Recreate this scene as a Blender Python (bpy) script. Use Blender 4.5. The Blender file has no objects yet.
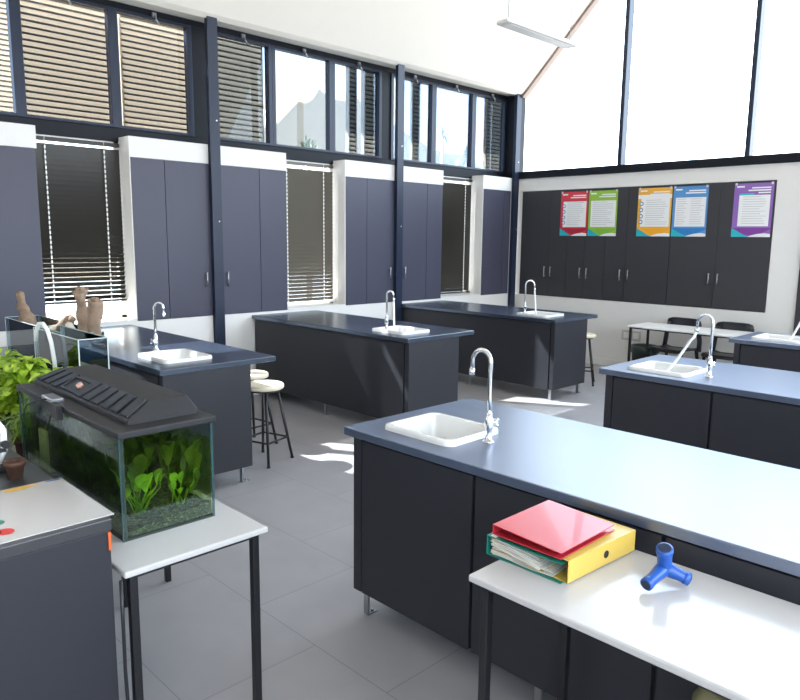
import bpy, bmesh, math, random
from mathutils import Vector, Matrix, noise
random.seed(7)
C = bpy.context.scene.collection
PI = math.pi

# ------------------------------------------------------------------ materials
def new_mat(name):
    m = bpy.data.materials.new(name); m.use_nodes = True
    nt = m.node_tree
    return m, nt, nt.nodes['Principled BSDF']

def mat(name, col, rough=0.5, metal=0.0, spec=0.5, noise=0.0, nscale=8.0, bump=0.0, bscale=60.0, coat=0.0, trans=0.0):
    m, nt, b = new_mat(name)
    b.inputs['Roughness'].default_value = rough
    b.inputs['Metallic'].default_value = metal
    b.inputs['Specular IOR Level'].default_value = spec
    b.inputs['Coat Weight'].default_value = coat
    tc = nt.nodes.new('ShaderNodeTexCoord')
    nz = nt.nodes.new('ShaderNodeTexNoise'); nz.inputs['Scale'].default_value = nscale; nz.inputs['Detail'].default_value = 5
    nt.links.new(tc.outputs['Object'], nz.inputs['Vector'])
    mp = nt.nodes.new('ShaderNodeMapRange')
    mp.inputs['To Min'].default_value = 1 - noise; mp.inputs['To Max'].default_value = 1 + noise
    nt.links.new(nz.outputs['Fac'], mp.inputs['Value'])
    hs = nt.nodes.new('ShaderNodeVectorMath'); hs.operation = 'SCALE'
    hs.inputs[0].default_value = col[:3]
    nt.links.new(mp.outputs['Result'], hs.inputs['Scale'])
    nt.links.new(hs.outputs[0], b.inputs['Base Color'])
    if bump:
        n2 = nt.nodes.new('ShaderNodeTexNoise'); n2.inputs['Scale'].default_value = bscale; n2.inputs['Detail'].default_value = 3
        nt.links.new(tc.outputs['Object'], n2.inputs['Vector'])
        bp = nt.nodes.new('ShaderNodeBump'); bp.inputs['Strength'].default_value = bump; bp.inputs['Distance'].default_value = 0.01
        nt.links.new(n2.outputs['Fac'], bp.inputs['Height']); nt.links.new(bp.outputs['Normal'], b.inputs['Normal'])
    return m

def glass_mat(name, tint, refl=1.0, rough=0.0):
    m = bpy.data.materials.new(name); m.use_nodes = True; nt = m.node_tree; nt.nodes.clear()
    out = nt.nodes.new('ShaderNodeOutputMaterial'); mix = nt.nodes.new('ShaderNodeMixShader')
    tr = nt.nodes.new('ShaderNodeBsdfTransparent'); tr.inputs[0].default_value = (*tint, 1)
    gl = nt.nodes.new('ShaderNodeBsdfGlossy'); gl.inputs['Roughness'].default_value = rough
    gl.inputs['Color'].default_value = (.9, .95, 1, 1)
    fr = nt.nodes.new('ShaderNodeFresnel'); fr.inputs['IOR'].default_value = 1.45
    mu = nt.nodes.new('ShaderNodeMath'); mu.operation = 'MULTIPLY'; mu.inputs[1].default_value = refl
    nt.links.new(fr.outputs[0], mu.inputs[0]); nt.links.new(mu.outputs[0], mix.inputs[0])
    nt.links.new(tr.outputs[0], mix.inputs[1]); nt.links.new(gl.outputs[0], mix.inputs[2])
    nt.links.new(mix.outputs[0], out.inputs[0])
    return m

M = {}
M['wall'] = mat('white_paint', (.74, .72, .69), .7, noise=.02, bump=.03, bscale=200)
M['ceil'] = mat('ceiling_paint', (.86, .82, .745), .8, noise=.02)
M['cup'] = mat('charcoal_laminate', (.058, .058, .086), .38, spec=.35, noise=.05, nscale=3)
M['cup_back'] = mat('dark_grey_laminate', (.042, .041, .046), .42, spec=.35, noise=.05, nscale=3)
M['cup_dark'] = mat('charcoal_edge', (.02, .02, .026), .5)
M['bench'] = mat('bench_laminate', (.027, .0275, .034), .44, spec=.4, noise=.05, nscale=3)
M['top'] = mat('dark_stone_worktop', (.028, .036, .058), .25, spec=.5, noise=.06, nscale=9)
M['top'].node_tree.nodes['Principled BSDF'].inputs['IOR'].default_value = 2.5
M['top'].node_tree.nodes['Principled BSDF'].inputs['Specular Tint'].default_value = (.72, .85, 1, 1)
M['top_r'] = mat('worktop_sky_sheen', (.044, .062, .108), .33, noise=.04, nscale=9)  # same worktop as the left benches, window reflection put into a bluer colour
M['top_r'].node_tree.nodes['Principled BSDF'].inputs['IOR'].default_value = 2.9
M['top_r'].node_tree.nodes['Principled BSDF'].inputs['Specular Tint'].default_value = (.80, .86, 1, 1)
M['far_table'] = mat('white_table_laminate', (.85, .84, .82), .3)
M['granite'] = mat('speckled_worktop_edge', (.045, .045, .048), .33, spec=.6, noise=.5, nscale=240)
M['steel'] = mat('dark_blue_painted_steel', (.016, .024, .048), .34, spec=.35, noise=.05)
M['frame'] = mat('dark_window_frame', (.008, .010, .015), .5, spec=.2, noise=.05)
M['chrome'] = mat('chrome', (.85, .86, .88), .08, metal=1)
M['brushed'] = mat('brushed_steel', (.45, .46, .48), .3, metal=1)
M['ceramic'] = mat('white_ceramic', (.72, .71, .69), .16, coat=.3)
M['white_lam'] = mat('white_laminate', (.54, .52, .505), .16, spec=.4, noise=.01)
M['black'] = mat('black_metal', (.012, .012, .014), .4)
M['blackpl'] = mat('black_plastic', (.011, .011, .013), .45, bump=.08, bscale=400)
M['chairpl'] = mat('chair_plastic', (.018, .019, .024), .35)
M['seat'] = mat('cream_seat', (.80, .70, .52), .45, noise=.06)
M['slat_dk'] = mat('dark_bronze_slats', (.020, .018, .013), .40, noise=.05)
M['slat_mid'] = mat('bronze_slats', (.10, .09, .072), .4, noise=.05)


M['cord'] = mat('white_cord', (.85, .84, .80), .6)
M['timber'] = mat('grey_brown_trim', (.30, .23, .20), .5, noise=.1)
M['hose'] = mat('white_rubber', (.88, .88, .86), .35)
M['hill'] = mat('hazy_hill', (.60, .47, .33), .9, noise=.15, nscale=.08)
M['leaf_out'] = mat('outdoor_leaf', (.13, .16, .10), .7)
M['glass_l'] = glass_mat('tinted_glass', (.42, .455, .49), .5)
M['glass_g'] = glass_mat('clear_glass', (.92, .95, .97), .6)
M['tankglass'] = glass_mat('tank_glass', (.93, .97, .96), .45)
M['cleartank'] = glass_mat('dusty_clear_glass', (.80, .86, .86), 1.2)
M['edgeglass'] = mat('green_glass_edge', (.04, .085, .085), .12)
M['water'] = glass_mat('murky_green_water', (.76, .85, .50), .35)
M['silicone'] = mat('dark_silicone', (.03, .04, .03), .5)
M['red'] = mat('red_card', (.48, .025, .04), .33, coat=.2)
M['red_in'] = mat('dark_red_lining', (.20, .01, .02), .5)
M['yellow'] = mat('yellow_card', (.62, .42, .08), .35)
M['greenb'] = mat('teal_green_card', (.01, .20, .15), .35)
M['paper'] = mat('paper_sheets', (.72, .69, .63), .7, noise=.08, nscale=40)
M['cream'] = mat('cream_divider', (.70, .58, .38), .7)
M['dkin'] = mat('binder_lining', (.07, .07, .08), .6)
M['bluepl'] = mat('blue_plastic', (.015, .085, .36), .28)
M['bone'] = mat('weathered_bone', (.27, .185, .125), .7, noise=.45, nscale=25, bump=.4, bscale=50)
M['bonew'] = mat('pale_bone', (.68, .62, .54), .65, noise=.2, nscale=25, bump=.3, bscale=60)
M['terra'] = mat('dark_terracotta', (.08, .035, .02), .7, noise=.2)
M['soil'] = mat('soil', (.03, .022, .015), .95, noise=.4, nscale=60)
M['orange'] = mat('orange_tape', (.65, .12, .03), .5)
M['bluegr'] = mat('blue_print', (.05, .17, .42), .4)
M['goldpr'] = mat('ochre_print', (.70, .42, .06), .4)
M['greenpr'] = mat('green_print', (.02, .22, .14), .4)
M['redpr'] = mat('red_print', (.70, .04, .03), .4)
M['greypr'] = mat('grey_print', (.45, .45, .45), .5)
M['bin'] = mat('bin_plastic', (.02, .022, .02), .5)
M['bag'] = mat('bin_liner', (.03, .05, .04), .3)

def leaf_mat(name, c1, c2):
    m, nt, b = new_mat(name)
    tc = nt.nodes.new('ShaderNodeTexCoord'); nz = nt.nodes.new('ShaderNodeTexNoise'); nz.inputs['Scale'].default_value = 18
    nt.links.new(tc.outputs['Object'], nz.inputs['Vector'])
    r = nt.nodes.new('ShaderNodeValToRGB')
    r.color_ramp.elements[0].position = .35; r.color_ramp.elements[0].color = (*c1, 1)
    r.color_ramp.elements[1].position = .62; r.color_ramp.elements[1].color = (*c2, 1)
    nt.links.new(nz.outputs['Fac'], r.inputs[0]); nt.links.new(r.outputs[0], b.inputs['Base Color'])
    b.inputs['Roughness'].default_value = .4
    out = nt.nodes['Material Output']
    t = nt.nodes.new('ShaderNodeBsdfTranslucent'); nt.links.new(r.outputs[0], t.inputs[0])
    a = nt.nodes.new('ShaderNodeMixShader'); a.inputs[0].default_value = .35
    nt.links.new(b.outputs[0], a.inputs[1]); nt.links.new(t.outputs[0], a.inputs[2]); nt.links.new(a.outputs[0], out.inputs[0])
    return m
def thin_mat(name, col, k):
    m, nt, b = new_mat(name); b.inputs['Base Color'].default_value = (*col, 1); b.inputs['Roughness'].default_value = .5
    t = nt.nodes.new('ShaderNodeBsdfTranslucent'); t.inputs[0].default_value = (*col, 1)
    a = nt.nodes.new('ShaderNodeMixShader'); a.inputs[0].default_value = k
    nt.links.new(b.outputs[0], a.inputs[1]); nt.links.new(t.outputs[0], a.inputs[2]); nt.links.new(a.outputs[0], nt.nodes['Material Output'].inputs[0])
    return m
M['slat_ext'] = thin_mat('sandy_louvres', (.62, .51, .39), .36)
M['slat_ext2'] = thin_mat('grey_louvres', (.40, .37, .31), .3)
M['leaf'] = leaf_mat('bright_leaf', (.20, .36, .02), (.62, .82, .09))
M['leafd'] = leaf_mat('dark_leaf', (.08, .16, .02), (.24, .38, .06))
M['aqua'] = leaf_mat('aquatic_leaf', (.16, .34, .03), (.42, .66, .08))
M['algae'] = leaf_mat('dark_weed', (.055, .085, .008), (.13, .18, .025))

def floor_mat():
    m, nt, b = new_mat('vinyl_floor_tiles')
    tc = nt.nodes.new('ShaderNodeTexCoord')
    mp = nt.nodes.new('ShaderNodeMapping'); mp.inputs['Location'].default_value = (.12, .07, 0)
    nt.links.new(tc.outputs['Object'], mp.inputs['Vector'])
    br = nt.nodes.new('ShaderNodeTexBrick'); br.offset = 0.5
    br.inputs['Scale'].default_value = 1.0; br.inputs['Brick Width'].default_value = .9; br.inputs['Row Height'].default_value = .6
    br.inputs['Mortar Size'].default_value = .0028; br.inputs['Mortar Smooth'].default_value = .3
    br.inputs['Color1'].default_value = (.345, .335, .345, 1); br.inputs['Color2'].default_value = (.365, .355, .365, 1)
    br.inputs['Mortar'].default_value = (.25, .243, .25, 1)
    nt.links.new(mp.outputs[0], br.inputs['Vector'])
    nz = nt.nodes.new('ShaderNodeTexNoise'); nz.inputs['Scale'].default_value = 3.5; nz.inputs['Detail'].default_value = 8
    nt.links.new(tc.outputs['Object'], nz.inputs['Vector'])
    mr = nt.nodes.new('ShaderNodeMapRange'); mr.inputs['To Min'].default_value = .84; mr.inputs['To Max'].default_value = 1.16
    nt.links.new(nz.outputs['Fac'], mr.inputs['Value'])
    vm = nt.nodes.new('ShaderNodeVectorMath'); vm.operation = 'SCALE'
    nt.links.new(br.outputs['Color'], vm.inputs[0]); nt.links.new(mr.outputs[0], vm.inputs['Scale'])
    nt.links.new(vm.outputs[0], b.inputs['Base Color'])
    r2 = nt.nodes.new('ShaderNodeMapRange'); r2.inputs['To Min'].default_value = .30; r2.inputs['To Max'].default_value = .48
    nt.links.new(nz.outputs['Fac'], r2.inputs['Value']); nt.links.new(r2.outputs[0], b.inputs['Roughness'])
    return m
M['floor'] = floor_mat()

def gravel_mat():
    m, nt, b = new_mat('aquarium_gravel')
    tc = nt.nodes.new('ShaderNodeTexCoord'); v = nt.nodes.new('ShaderNodeTexVoronoi'); v.inputs['Scale'].default_value = 130
    nt.links.new(tc.outputs['Object'], v.inputs['Vector'])
    r = nt.nodes.new('ShaderNodeValToRGB')
    r.color_ramp.elements[0].color = (.03, .035, .025, 1); r.color_ramp.elements[1].color = (.20, .20, .16, 1)
    e = r.color_ramp.elements.new(.55); e.color = (.05, .055, .04, 1)
    s = nt.nodes.new('ShaderNodeSeparateColor'); nt.links.new(v.outputs['Color'], s.inputs[0])
    nt.links.new(s.outputs[0], r.inputs[0]); nt.links.new(r.outputs[0], b.inputs['Base Color'])
    bp = nt.nodes.new('ShaderNodeBump'); bp.inputs['Strength'].default_value = 1; bp.inputs['Distance'].default_value = .006
    nt.links.new(v.outputs['Distance'], bp.inputs['Height']); bp.invert = True
    nt.links.new(bp.outputs[0], b.inputs['Normal']); b.inputs['Roughness'].default_value = .6
    return m
M['gravel'] = gravel_mat()
M['tape'] = mat('clear_tape', (.6,.6,.58), .2)
M['shade_line'] = mat('louvre_shade_line', (.05, .042, .034), .6)  # dark colour standing in for shade between louvre slats
M['bore'] = mat('dark_blue_bore', (.004,.015,.05), .5)
M['glow'] = mat('light_diffuser', (.9, .9, .88), .4)

# ------------------------------------------------------------------ mesh helpers
class MB:
    """collects shapes, then links them as one mesh object"""
    def __init__(s): s.v = []; s.f = []; s.sm = []; s.mi = []; s.cur = 0
    def add(s, vs, fs, smooth=False):
        o = len(s.v); s.v += [tuple(v) for v in vs]
        for f in fs: s.f.append([i + o for i in f]); s.sm.append(smooth); s.mi.append(s.cur)
        return s
    def box(s, x0, x1, y0, y1, z0, z1):
        vs = [(x, y, z) for z in (z0, z1) for y in (y0, y1) for x in (x0, x1)]
        return s.add(vs, [(0,2,3,1), (4,5,7,6), (0,1,5,4), (2,6,7,3), (0,4,6,2), (1,3,7,5)])
    def quad(s, a, b, c, d): return s.add([a, b, c, d], [(0,1,2,3)])
    def tube(s, pts, r, n=10, cap=True, smooth=True):
        pts = [Vector(p) for p in pts]; rs = r if isinstance(r, (list, tuple)) else [r]*len(pts)
        vs = []; up = None
        for i, p in enumerate(pts):
            t = (pts[min(i+1, len(pts)-1)] - pts[max(i-1, 0)]).normalized()
            if up is None:
                a = Vector((0,0,1)) if abs(t.z) < .9 else Vector((1,0,0)); up = (a - t*a.dot(t)).normalized()
            else: up = (up - t*up.dot(t)).normalized()
            sd = t.cross(up)
            for k in range(n):
                an = 2*PI*k/n; vs.append(p + (up*math.cos(an) + sd*math.sin(an))*rs[i])
        fs = []
        for i in range(len(pts)-1):
            for k in range(n):
                fs.append((i*n+k, i*n+(k+1) % n, (i+1)*n+(k+1) % n, (i+1)*n+k))
        s.add(vs, fs, smooth)
        if cap:
            o = len(s.v) - len(vs); e = o + (len(pts)-1)*n
            s.f.append([o+k for k in range(n)][::-1]); s.sm.append(False); s.mi.append(s.cur)
            s.f.append([e+k for k in range(n)]); s.sm.append(False); s.mi.append(s.cur)
        return s
    def lathe(s, prof, c=(0,0,0), n=24, smooth=True):
        vs = [(c[0]+r*math.cos(2*PI*k/n), c[1]+r*math.sin(2*PI*k/n), c[2]+z) for r, z in prof for k in range(n)]
        fs = [(i*n+k, i*n+(k+1) % n, (i+1)*n+(k+1) % n, (i+1)*n+k) for i in range(len(prof)-1) for k in range(n)]
        return s.add(vs, fs, smooth)
    def bar(s, a, b, w, h):
        """rectangular bar from a to b"""
        a = Vector(a); b = Vector(b); t = (b-a).normalized()
        u = Vector((0,0,1)) if abs(t.z) < .9 else Vector((0,1,0)); sd = t.cross(u).normalized(); u = sd.cross(t)
        vs = [p + sd*sx*w/2 + u*sy*h/2 for p in (a, b) for sx, sy in ((-1,-1), (1,-1), (1,1), (-1,1))]
        return s.add(vs, [(3,2,1,0), (4,5,6,7), (0,1,5,4), (1,2,6,5), (2,3,7,6), (3,0,4,7)])
    def loft(s, loops, close=False, smooth=True, cap0=False, cap1=False):
        n = len(loops[0]); vs = [p for l in loops for p in l]
        fs = [(i*n+k, i*n+(k+1) % n, (i+1)*n+(k+1) % n, (i+1)*n+k) for i in range(len(loops)-1) for k in range(n)]
        o = len(s.v); s.add(vs, fs, smooth)
        if cap0: s.f.append([o+k for k in range(n)][::-1]); s.sm.append(False); s.mi.append(s.cur)
        if cap1: s.f.append([o+(len(loops)-1)*n+k for k in range(n)]); s.sm.append(False); s.mi.append(s.cur)
        return s
    def build(s, name, m, parent=None, bevel=0, seg=2, origin=None):
        me = bpy.data.meshes.new(name)
        vs = s.v
        if origin: vs = [(x-origin[0], y-origin[1], z-origin[2]) for x, y, z in vs]
        me.from_pydata(vs, [], s.f)
        ms = m if isinstance(m, (list, tuple)) else [m]
        for q in ms: me.materials.append(M[q] if isinstance(q, str) else q)
        for p, sm, mi in zip(me.polygons, s.sm, s.mi): p.use_smooth = sm; p.material_index = mi
        bm = bmesh.new(); bm.from_mesh(me)
        bmesh.ops.recalc_face_normals(bm, faces=bm.faces); bm.to_mesh(me); bm.free()
        me.update()
        o = bpy.data.objects.new(name, me); C.objects.link(o)
        if origin: o.location = origin
        if parent: o.parent = parent
        if bevel:
            b = o.modifiers.new('bevel', 'BEVEL'); b.width = bevel; b.segments = seg; b.limit_method = 'ANGLE'; b.angle_limit = math.radians(40)
        return o

def tag(o, label=None, cat=None, group=None, kind=None):
    if label: o['label'] = label
    if cat: o['category'] = cat
    if group: o['group'] = group
    if kind: o['kind'] = kind
    return o
def thing(name, label, cat, loc=(0,0,0), rz=0, group=None):
    o = bpy.data.objects.new(name, None); C.objects.link(o); o.empty_display_size = .1
    o.location = loc; o.rotation_euler = (0, 0, rz)
    return tag(o, label, cat, group)
def struct(name, mb, m, parent=None, bevel=0):
    o = mb.build(name, m, parent, bevel)
    if parent is None: o['kind'] = 'structure'
    return o
def sroot(name, loc=(0,0,0)):
    o = bpy.data.objects.new(name, None); C.objects.link(o); o.location = loc; o['kind'] = 'structure'; return o
def dup(root, loc, rz=0, label=None, group=None):
    r = root.copy(); C.objects.link(r); r.location = loc; r.rotation_euler = (0, 0, rz)
    if label: r['label'] = label
    if group: r['group'] = group
    for ch in list(root.children):
        c = ch.copy(); C.objects.link(c); c.parent = r
        for g in list(ch.children):
            d = g.copy(); C.objects.link(d); d.parent = c
    return r
def rrect(x0, x1, y0, y1, r, z, n=5):
    out = []
    for cx, cy, a0 in ((x1-r, y1-r, 0), (x0+r, y1-r, PI/2), (x0+r, y0+r, PI), (x1-r, y0+r, 3*PI/2)):
        for k in range(n+1):
            a = a0 + PI/2*k/n; out.append((cx+r*math.cos(a), cy+r*math.sin(a), z))
    return out
def arc(c, r, a0, a1, ax, n=12):
    """arc in the vertical plane containing horizontal unit vector ax"""
    return [(c[0]+ax[0]*r*math.cos(a0+(a1-a0)*k/n), c[1]+ax[1]*r*math.cos(a0+(a1-a0)*k/n), c[2]+r*math.sin(a0+(a1-a0)*k/n)) for k in range(n+1)]

# ------------------------------------------------------------------ dimensions (metres)
XR = 8.4; YF = -12.0
ZB, ZT, ZW = .925, 2.475, 2.665       # cupboard bottom, cupboard top, top of the lower wall
ZG0, ZG1, ZE = 2.755, 3.835, 3.90     # clerestory glass, frame head
REC = -.25                             # window plane
APX, SL = 4.2, .987
ZC0 = 3.81
ROOF = lambda x: ZC0 + SL*(x if x <= APX else 2*APX - x)

# ------------------------------------------------------------------ floor, walls, ceiling
struct('floor', MB().box(-.3, XR+.2, YF-.2, .3, -.12, 0), 'floor')
boxes = [(-11.8, -9.55), (-9.4, -6.85), (-6.04, -4.26), (-3.41, -1.665), (-.80, 0)]
wl = MB()
wl.box(-.30, 0, YF, 0, 0, ZB)                       # low wall under the cupboards
for a, b in boxes:
    wl.box(-.27, 0, a, b, ZT, ZW)                   # white band over the doors
    wl.box(-.27, -.045, a, b, ZB, ZT)               # behind the doors
    wl.box(-.045, 0, a, a+.008, ZB, ZT); 
struct('wall_left', wl, 'wall')
wb = MB()
X1 = 3.705; X2 = 4.03; X3 = 5.4
wb.box(-.3, XR, 0, .2, 0, .918)
wb.box(0, XR, 0, .2, 2.47, 2.655)
wb.box(0, X1, .045, .2, .918, 2.47)
wb.box(X1, X2, 0, .2, .918, 2.47)
wb.box(X2, X3, 0, .2, .918, 2.47)
wb.box(X3, XR, 0, .2, .918, 2.47)
struct('wall_back', wb, 'wall')
# gable triangle strip of ceiling
ce = MB()
T = .12
prof = [(-.30, 3.90), (0.0, 3.875), (.03, 3.865), (.07, ROOF(.08)), (APX, ROOF(APX)), (XR, ROOF(XR))]
prof[3] = (.09, ROOF(.09))
top = [(x, z+T+ (0.05)) for x, z in prof]
loopA = [(x, .25, z) for x, z in prof + top[::-1]]
loopB = [(x, YF, z) for x, z in prof + top[::-1]]
ce.loft([loopA, loopB], smooth=False, cap0=True, cap1=True)
struct('ceiling', ce, 'ceil')
# wall behind the camera
wf = MB(); n = 24
wf.add([(0, YF, 0), (XR, YF, 0), (XR, YF, 3.85), (APX, YF, ROOF(APX)), (0, YF, 3.85)], [(0,1,2,3,4)])
struct('wall_front', wf, 'wall')
wr = MB(); wr.box(XR, XR+.2, YF, 0, 0, 1.0); wr.box(XR, XR+.2, YF, 0, 3.4, 4.0)
for y in (-12, -9.6, -7.2, -4.8, -2.4, -.3): wr.box(XR, XR+.2, y, y+.3, 1.0, 3.4)
struct('wall_right', wr, 'wall')
struct('baseboard_back', MB().box(.0, XR, -.015, 0, 0, .10), 'wall', bevel=.003)
struct('baseboard_left', MB().box(0, .015, YF, -.13, 0, .10), 'wall', bevel=.003)
# raking trim along the gable
tb = MB()
tb.bar((.06, .02, ROOF(.06)-.015), (APX, .02, ROOF(APX)-.015), .10, .05)
struct('trim_1', tb, 'timber')
# gable glazing
g = sroot('window_1')
fr = MB(); fr.box(.0, XR, -.03, .12, 2.655, 2.76)
fr.build('sill_rail', 'frame', g, .004)
for x in (1.70, 3.35, 5.0, 6.65):
    MB().box(x-.028, x+.028, -.03, .10, 2.76, ROOF(x)-.02).build('mullion', 'steel', g, .004)
gv = [(.09, .05, 2.76), (XR, .05, 2.76), (XR, .05, ROOF(XR)), (APX, .05, ROOF(APX)), (.09, .05, ROOF(.09))]
MB().add(gv, [(0,1,2,3,4)]).build('glass', 'glass_g', g)

# clerestory windows on the left wall
mull = [-9.50, -8.62, -7.77, -6.92, -6.035, -5.155, -4.28, -3.425, -2.54, -1.642, -.79, 0.0]
cols = {5: 1, 8: 1, 2: 1, 11: 1}
rail = MB()
rail.box(REC-.05, REC+.03, -11.8, 0, 2.625, ZG0); rail.box(REC-.05, REC+.03, -11.8, 0, ZG1, ZE)
struct('trim_2', rail, 'frame', bevel=.004)
MB_p = MB()
MB_p.box(REC-.05, REC+.02, -5.28, -4.99, ZG0, ZG1); MB_p.box(REC-.05, REC+.02, -2.65, -2.42, ZG0, ZG1); MB_p.box(REC-.05, REC+.02, -.06, 0, ZG0, ZG1)
MB_p.box(REC-.05, REC+.02, -11.8, -9.46, ZG0, ZG1)
MB_p.box(-.31, -.002, -.02, .16, 2.60, 3.92)
struct('trim_3', MB_p, 'frame')
sh = MB(); P4 = [(-.32, -3.96), (-1.50, -4.655), (-1.50, 1.2), (-.32, 1.2)]  # slab added outside, out of view, to block sun from the far windows
sh.loft([[(x, y, 4.26) for x, y in P4], [(x, y, 4.31) for x, y in P4]], smooth=False, cap0=True, cap1=True)
struct('added_sun_shade', sh, 'wall')
spans = [(-9.46,-8.65), (-8.59,-7.80), (-7.735,-6.915), (-6.85,-6.075), (-6.008,-5.28), (-4.99,-4.315), (-4.245,-3.462), (-3.394,-2.655), (-2.42,-1.676), (-1.608,-.825), (-.757,-.06)]
for i, (a, b) in enumerate(spans):
    w = sroot('window_%d' % (i+2), (REC, (a+b)/2, ZG0))
    f = MB(); t = .028; d0, d1 = -.04, .04; hw = (b-a)/2; H = ZG1-ZG0
    f.box(d0, d1, -hw-.035, -hw+.012, 0, H); f.box(d0, d1, hw-.012, hw+.035, 0, H)
    f.box(d0, d1, -hw, hw, 0, t); f.box(d0, d1, -hw, hw, H-t, H)
    f.build('frame', 'steel', w, .004)
    MB().box(-.005, .001, -hw, hw, t, H-t).build('glass', 'glass_l', w)
    l = MB(); l.box(.04, .07, -.02, .02, H-.01, H+.03); l.tube([(.065, 0, H+.01), (.10, 0, H-.04), (.085, .03, H-.07)], .008, 6)
    l.build('latch', 'brushed', w)
    if i in (5, 6): pass
# lower windows in the recesses
low = [(-6.85, -6.04), (-4.26, -3.41), (-1.665, -.80)]
for i, (a, b) in enumerate(low):
    w = sroot('window_%d' % (13+i), (REC, (a+b)/2, ZB)); hw = (b-a)/2; H = 2.625-ZB
    f = MB(); f.box(-.04, .02, -hw, -hw+.045, 0, H); f.box(-.04, .02, hw-.045, hw, 0, H); f.box(-.04, .02, -hw, hw, 0, .05); f.box(-.04, .02, -hw, hw, H-.02, H)
    f.build('frame', 'wall', w)
    MB().box(-.02, -.014, -hw+.04, hw-.04, .04, H).build('glass', 'glass_g', w)
    MB().box(-.02, .255, -hw+.002, hw-.002, -.0, .018).build('window_sill', 'wall', w, .003)

# steel columns
def column(label, y, x0=.004, h=3.9):
    t = thing('steel_column', label, 'column', (x0+.028, y, 0), 0, None)
    m = MB(); m.box(-.026, -.018, -.055, .055, 0, h); m.box(.018, .026, -.055, .055, 0, h); m.box(-.018, .018, -.05, .05, 0, h)
    m.build('shaft', 'steel', t)
    MB().box(-.028, .07, -.09, .09, 0, .012).build('base_plate', 'steel', t)
    b = MB()
    for z in (2.9, 1.9): b.tube([(.026, .02, z), (.031, .02, z)], .008, 8)
    b.build('bolt', 'brushed', t)
    return t
column('dark steel column between the first two cupboard bays, left of the others', -5.165)
column('blue-grey steel column in the middle of the left wall', -2.54)
column('dark steel column standing in the far corner of the room', -.075)

# ------------------------------------------------------------------ wall cupboards
def handle_mb(L=.155):
    m = MB(); m.tube([(0, 0, -L/2), (0, 0, L/2)], .0075, 8)
    for z in (-L/2+.015, L/2-.015): m.tube([(0, 0, z), (-.03, 0, z)], .005, 6)
    return m
HM = handle_mb().build('handle', 'brushed'); HMESH = HM.data; bpy.data.objects.remove(HM)
def left_cupboard(label, a, b, leaves):
    """leaves: list of (y0, y1, handle_y or None)"""
    t = thing('wall_cupboard', label, 'cupboard', (0, (a+b)/2, ZB))
    oy = (a+b)/2; H = ZT-ZB
    MB().box(-.042, -.024, a-oy+.01, b-oy-.004, .002, H-.002).build('carcass', 'cup_dark', t)
    for y0, y1, hy in leaves:
        d = MB().box(-.022, .001, y0-oy+.003, y1-oy-.003, .003, H-.003).build('door' if hy else 'side_panel', 'cup', t, .0015)
        if hy:
            h = bpy.data.objects.new('handle', HMESH); C.objects.link(h); h.parent = d; h.location = (.03, hy-oy, 1.305-ZB)
left_cupboard('charcoal wall cupboard at the left edge above the bones', -9.38, -6.86, [(-9.38,-8.55,None), (-8.55,-7.98,-8.05), (-7.98,-7.4,-7.9), (-7.4,-6.86,None)])
left_cupboard('charcoal wall cupboard behind the first steel column, above the left sink bench', -6.03, -4.265, [(-6.03,-5.695,None), (-5.695,-5.16,-5.285), (-5.16,-4.615,-5.04), (-4.615,-4.265,None)])
left_cupboard('charcoal wall cupboard behind the middle steel column', -3.40, -1.67, [(-3.40,-3.056,None), (-3.056,-2.535,-2.67), (-2.535,-1.975,-2.40), (-1.975,-1.67,None)])
left_cupboard('narrow dark wall cupboard in the far left corner', -.79, -.135, [(-.79,-.30,None), (-.30,-.135,None)])

def back_cupboard(label, a, b, leaves, z1=2.468, z0=.92):
    t = thing('wall_cupboard', label, 'cupboard', ((a+b)/2, 0, z0)); ox = (a+b)/2; H = z1-z0
    MB().box(a-ox+.002, b-ox-.002, .024, .042, .002, H-.002).build('carcass', 'cup_dark', t)
    for x0, x1, hx in leaves:
        d = MB().box(x0-ox+.002, x1-ox-.002, 0, .022, .003, H-.003).build('door' if hx else 'side_panel', 'cup_back', t, .0015)
        if hx:
            h = bpy.data.objects.new('handle', HMESH); C.objects.link(h); h.parent = d; h.location = (hx-ox, -.03, 1.285-z0); h.rotation_euler = (0, 0, -PI/2)
back_cupboard('dark double wall cupboard with the red poster, next to the far corner', .12, .93, [(.12,.627,.575), (.627,.93,.68)])
back_cupboard('dark wall cupboard behind the green poster', .93, 1.545, [(.93,1.23,1.175), (1.23,1.545,1.285)])
back_cupboard('dark wall cupboard behind the orange poster', 1.545, 2.468, [(1.545,1.86,1.80), (1.86,2.468,1.92)])
back_cupboard('dark double wall cupboard behind the blue and purple posters', 2.475, 3.70, [(2.475,3.07,3.01), (3.07,3.70,3.12)])
dr_ = sroot('door_1', (4.50, 0, 0))
MB().box(-.465, .465, -.025, .0, .0, 2.10).build('door_leaf', 'cup_back', dr_, .003)
dl = MB(); dl.tube([(-.36, -.025, 1.0), (-.36, -.07, 1.0), (-.24, -.07, 1.0)], .010, 8); dl.build('door_handle', 'brushed', dr_)

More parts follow.
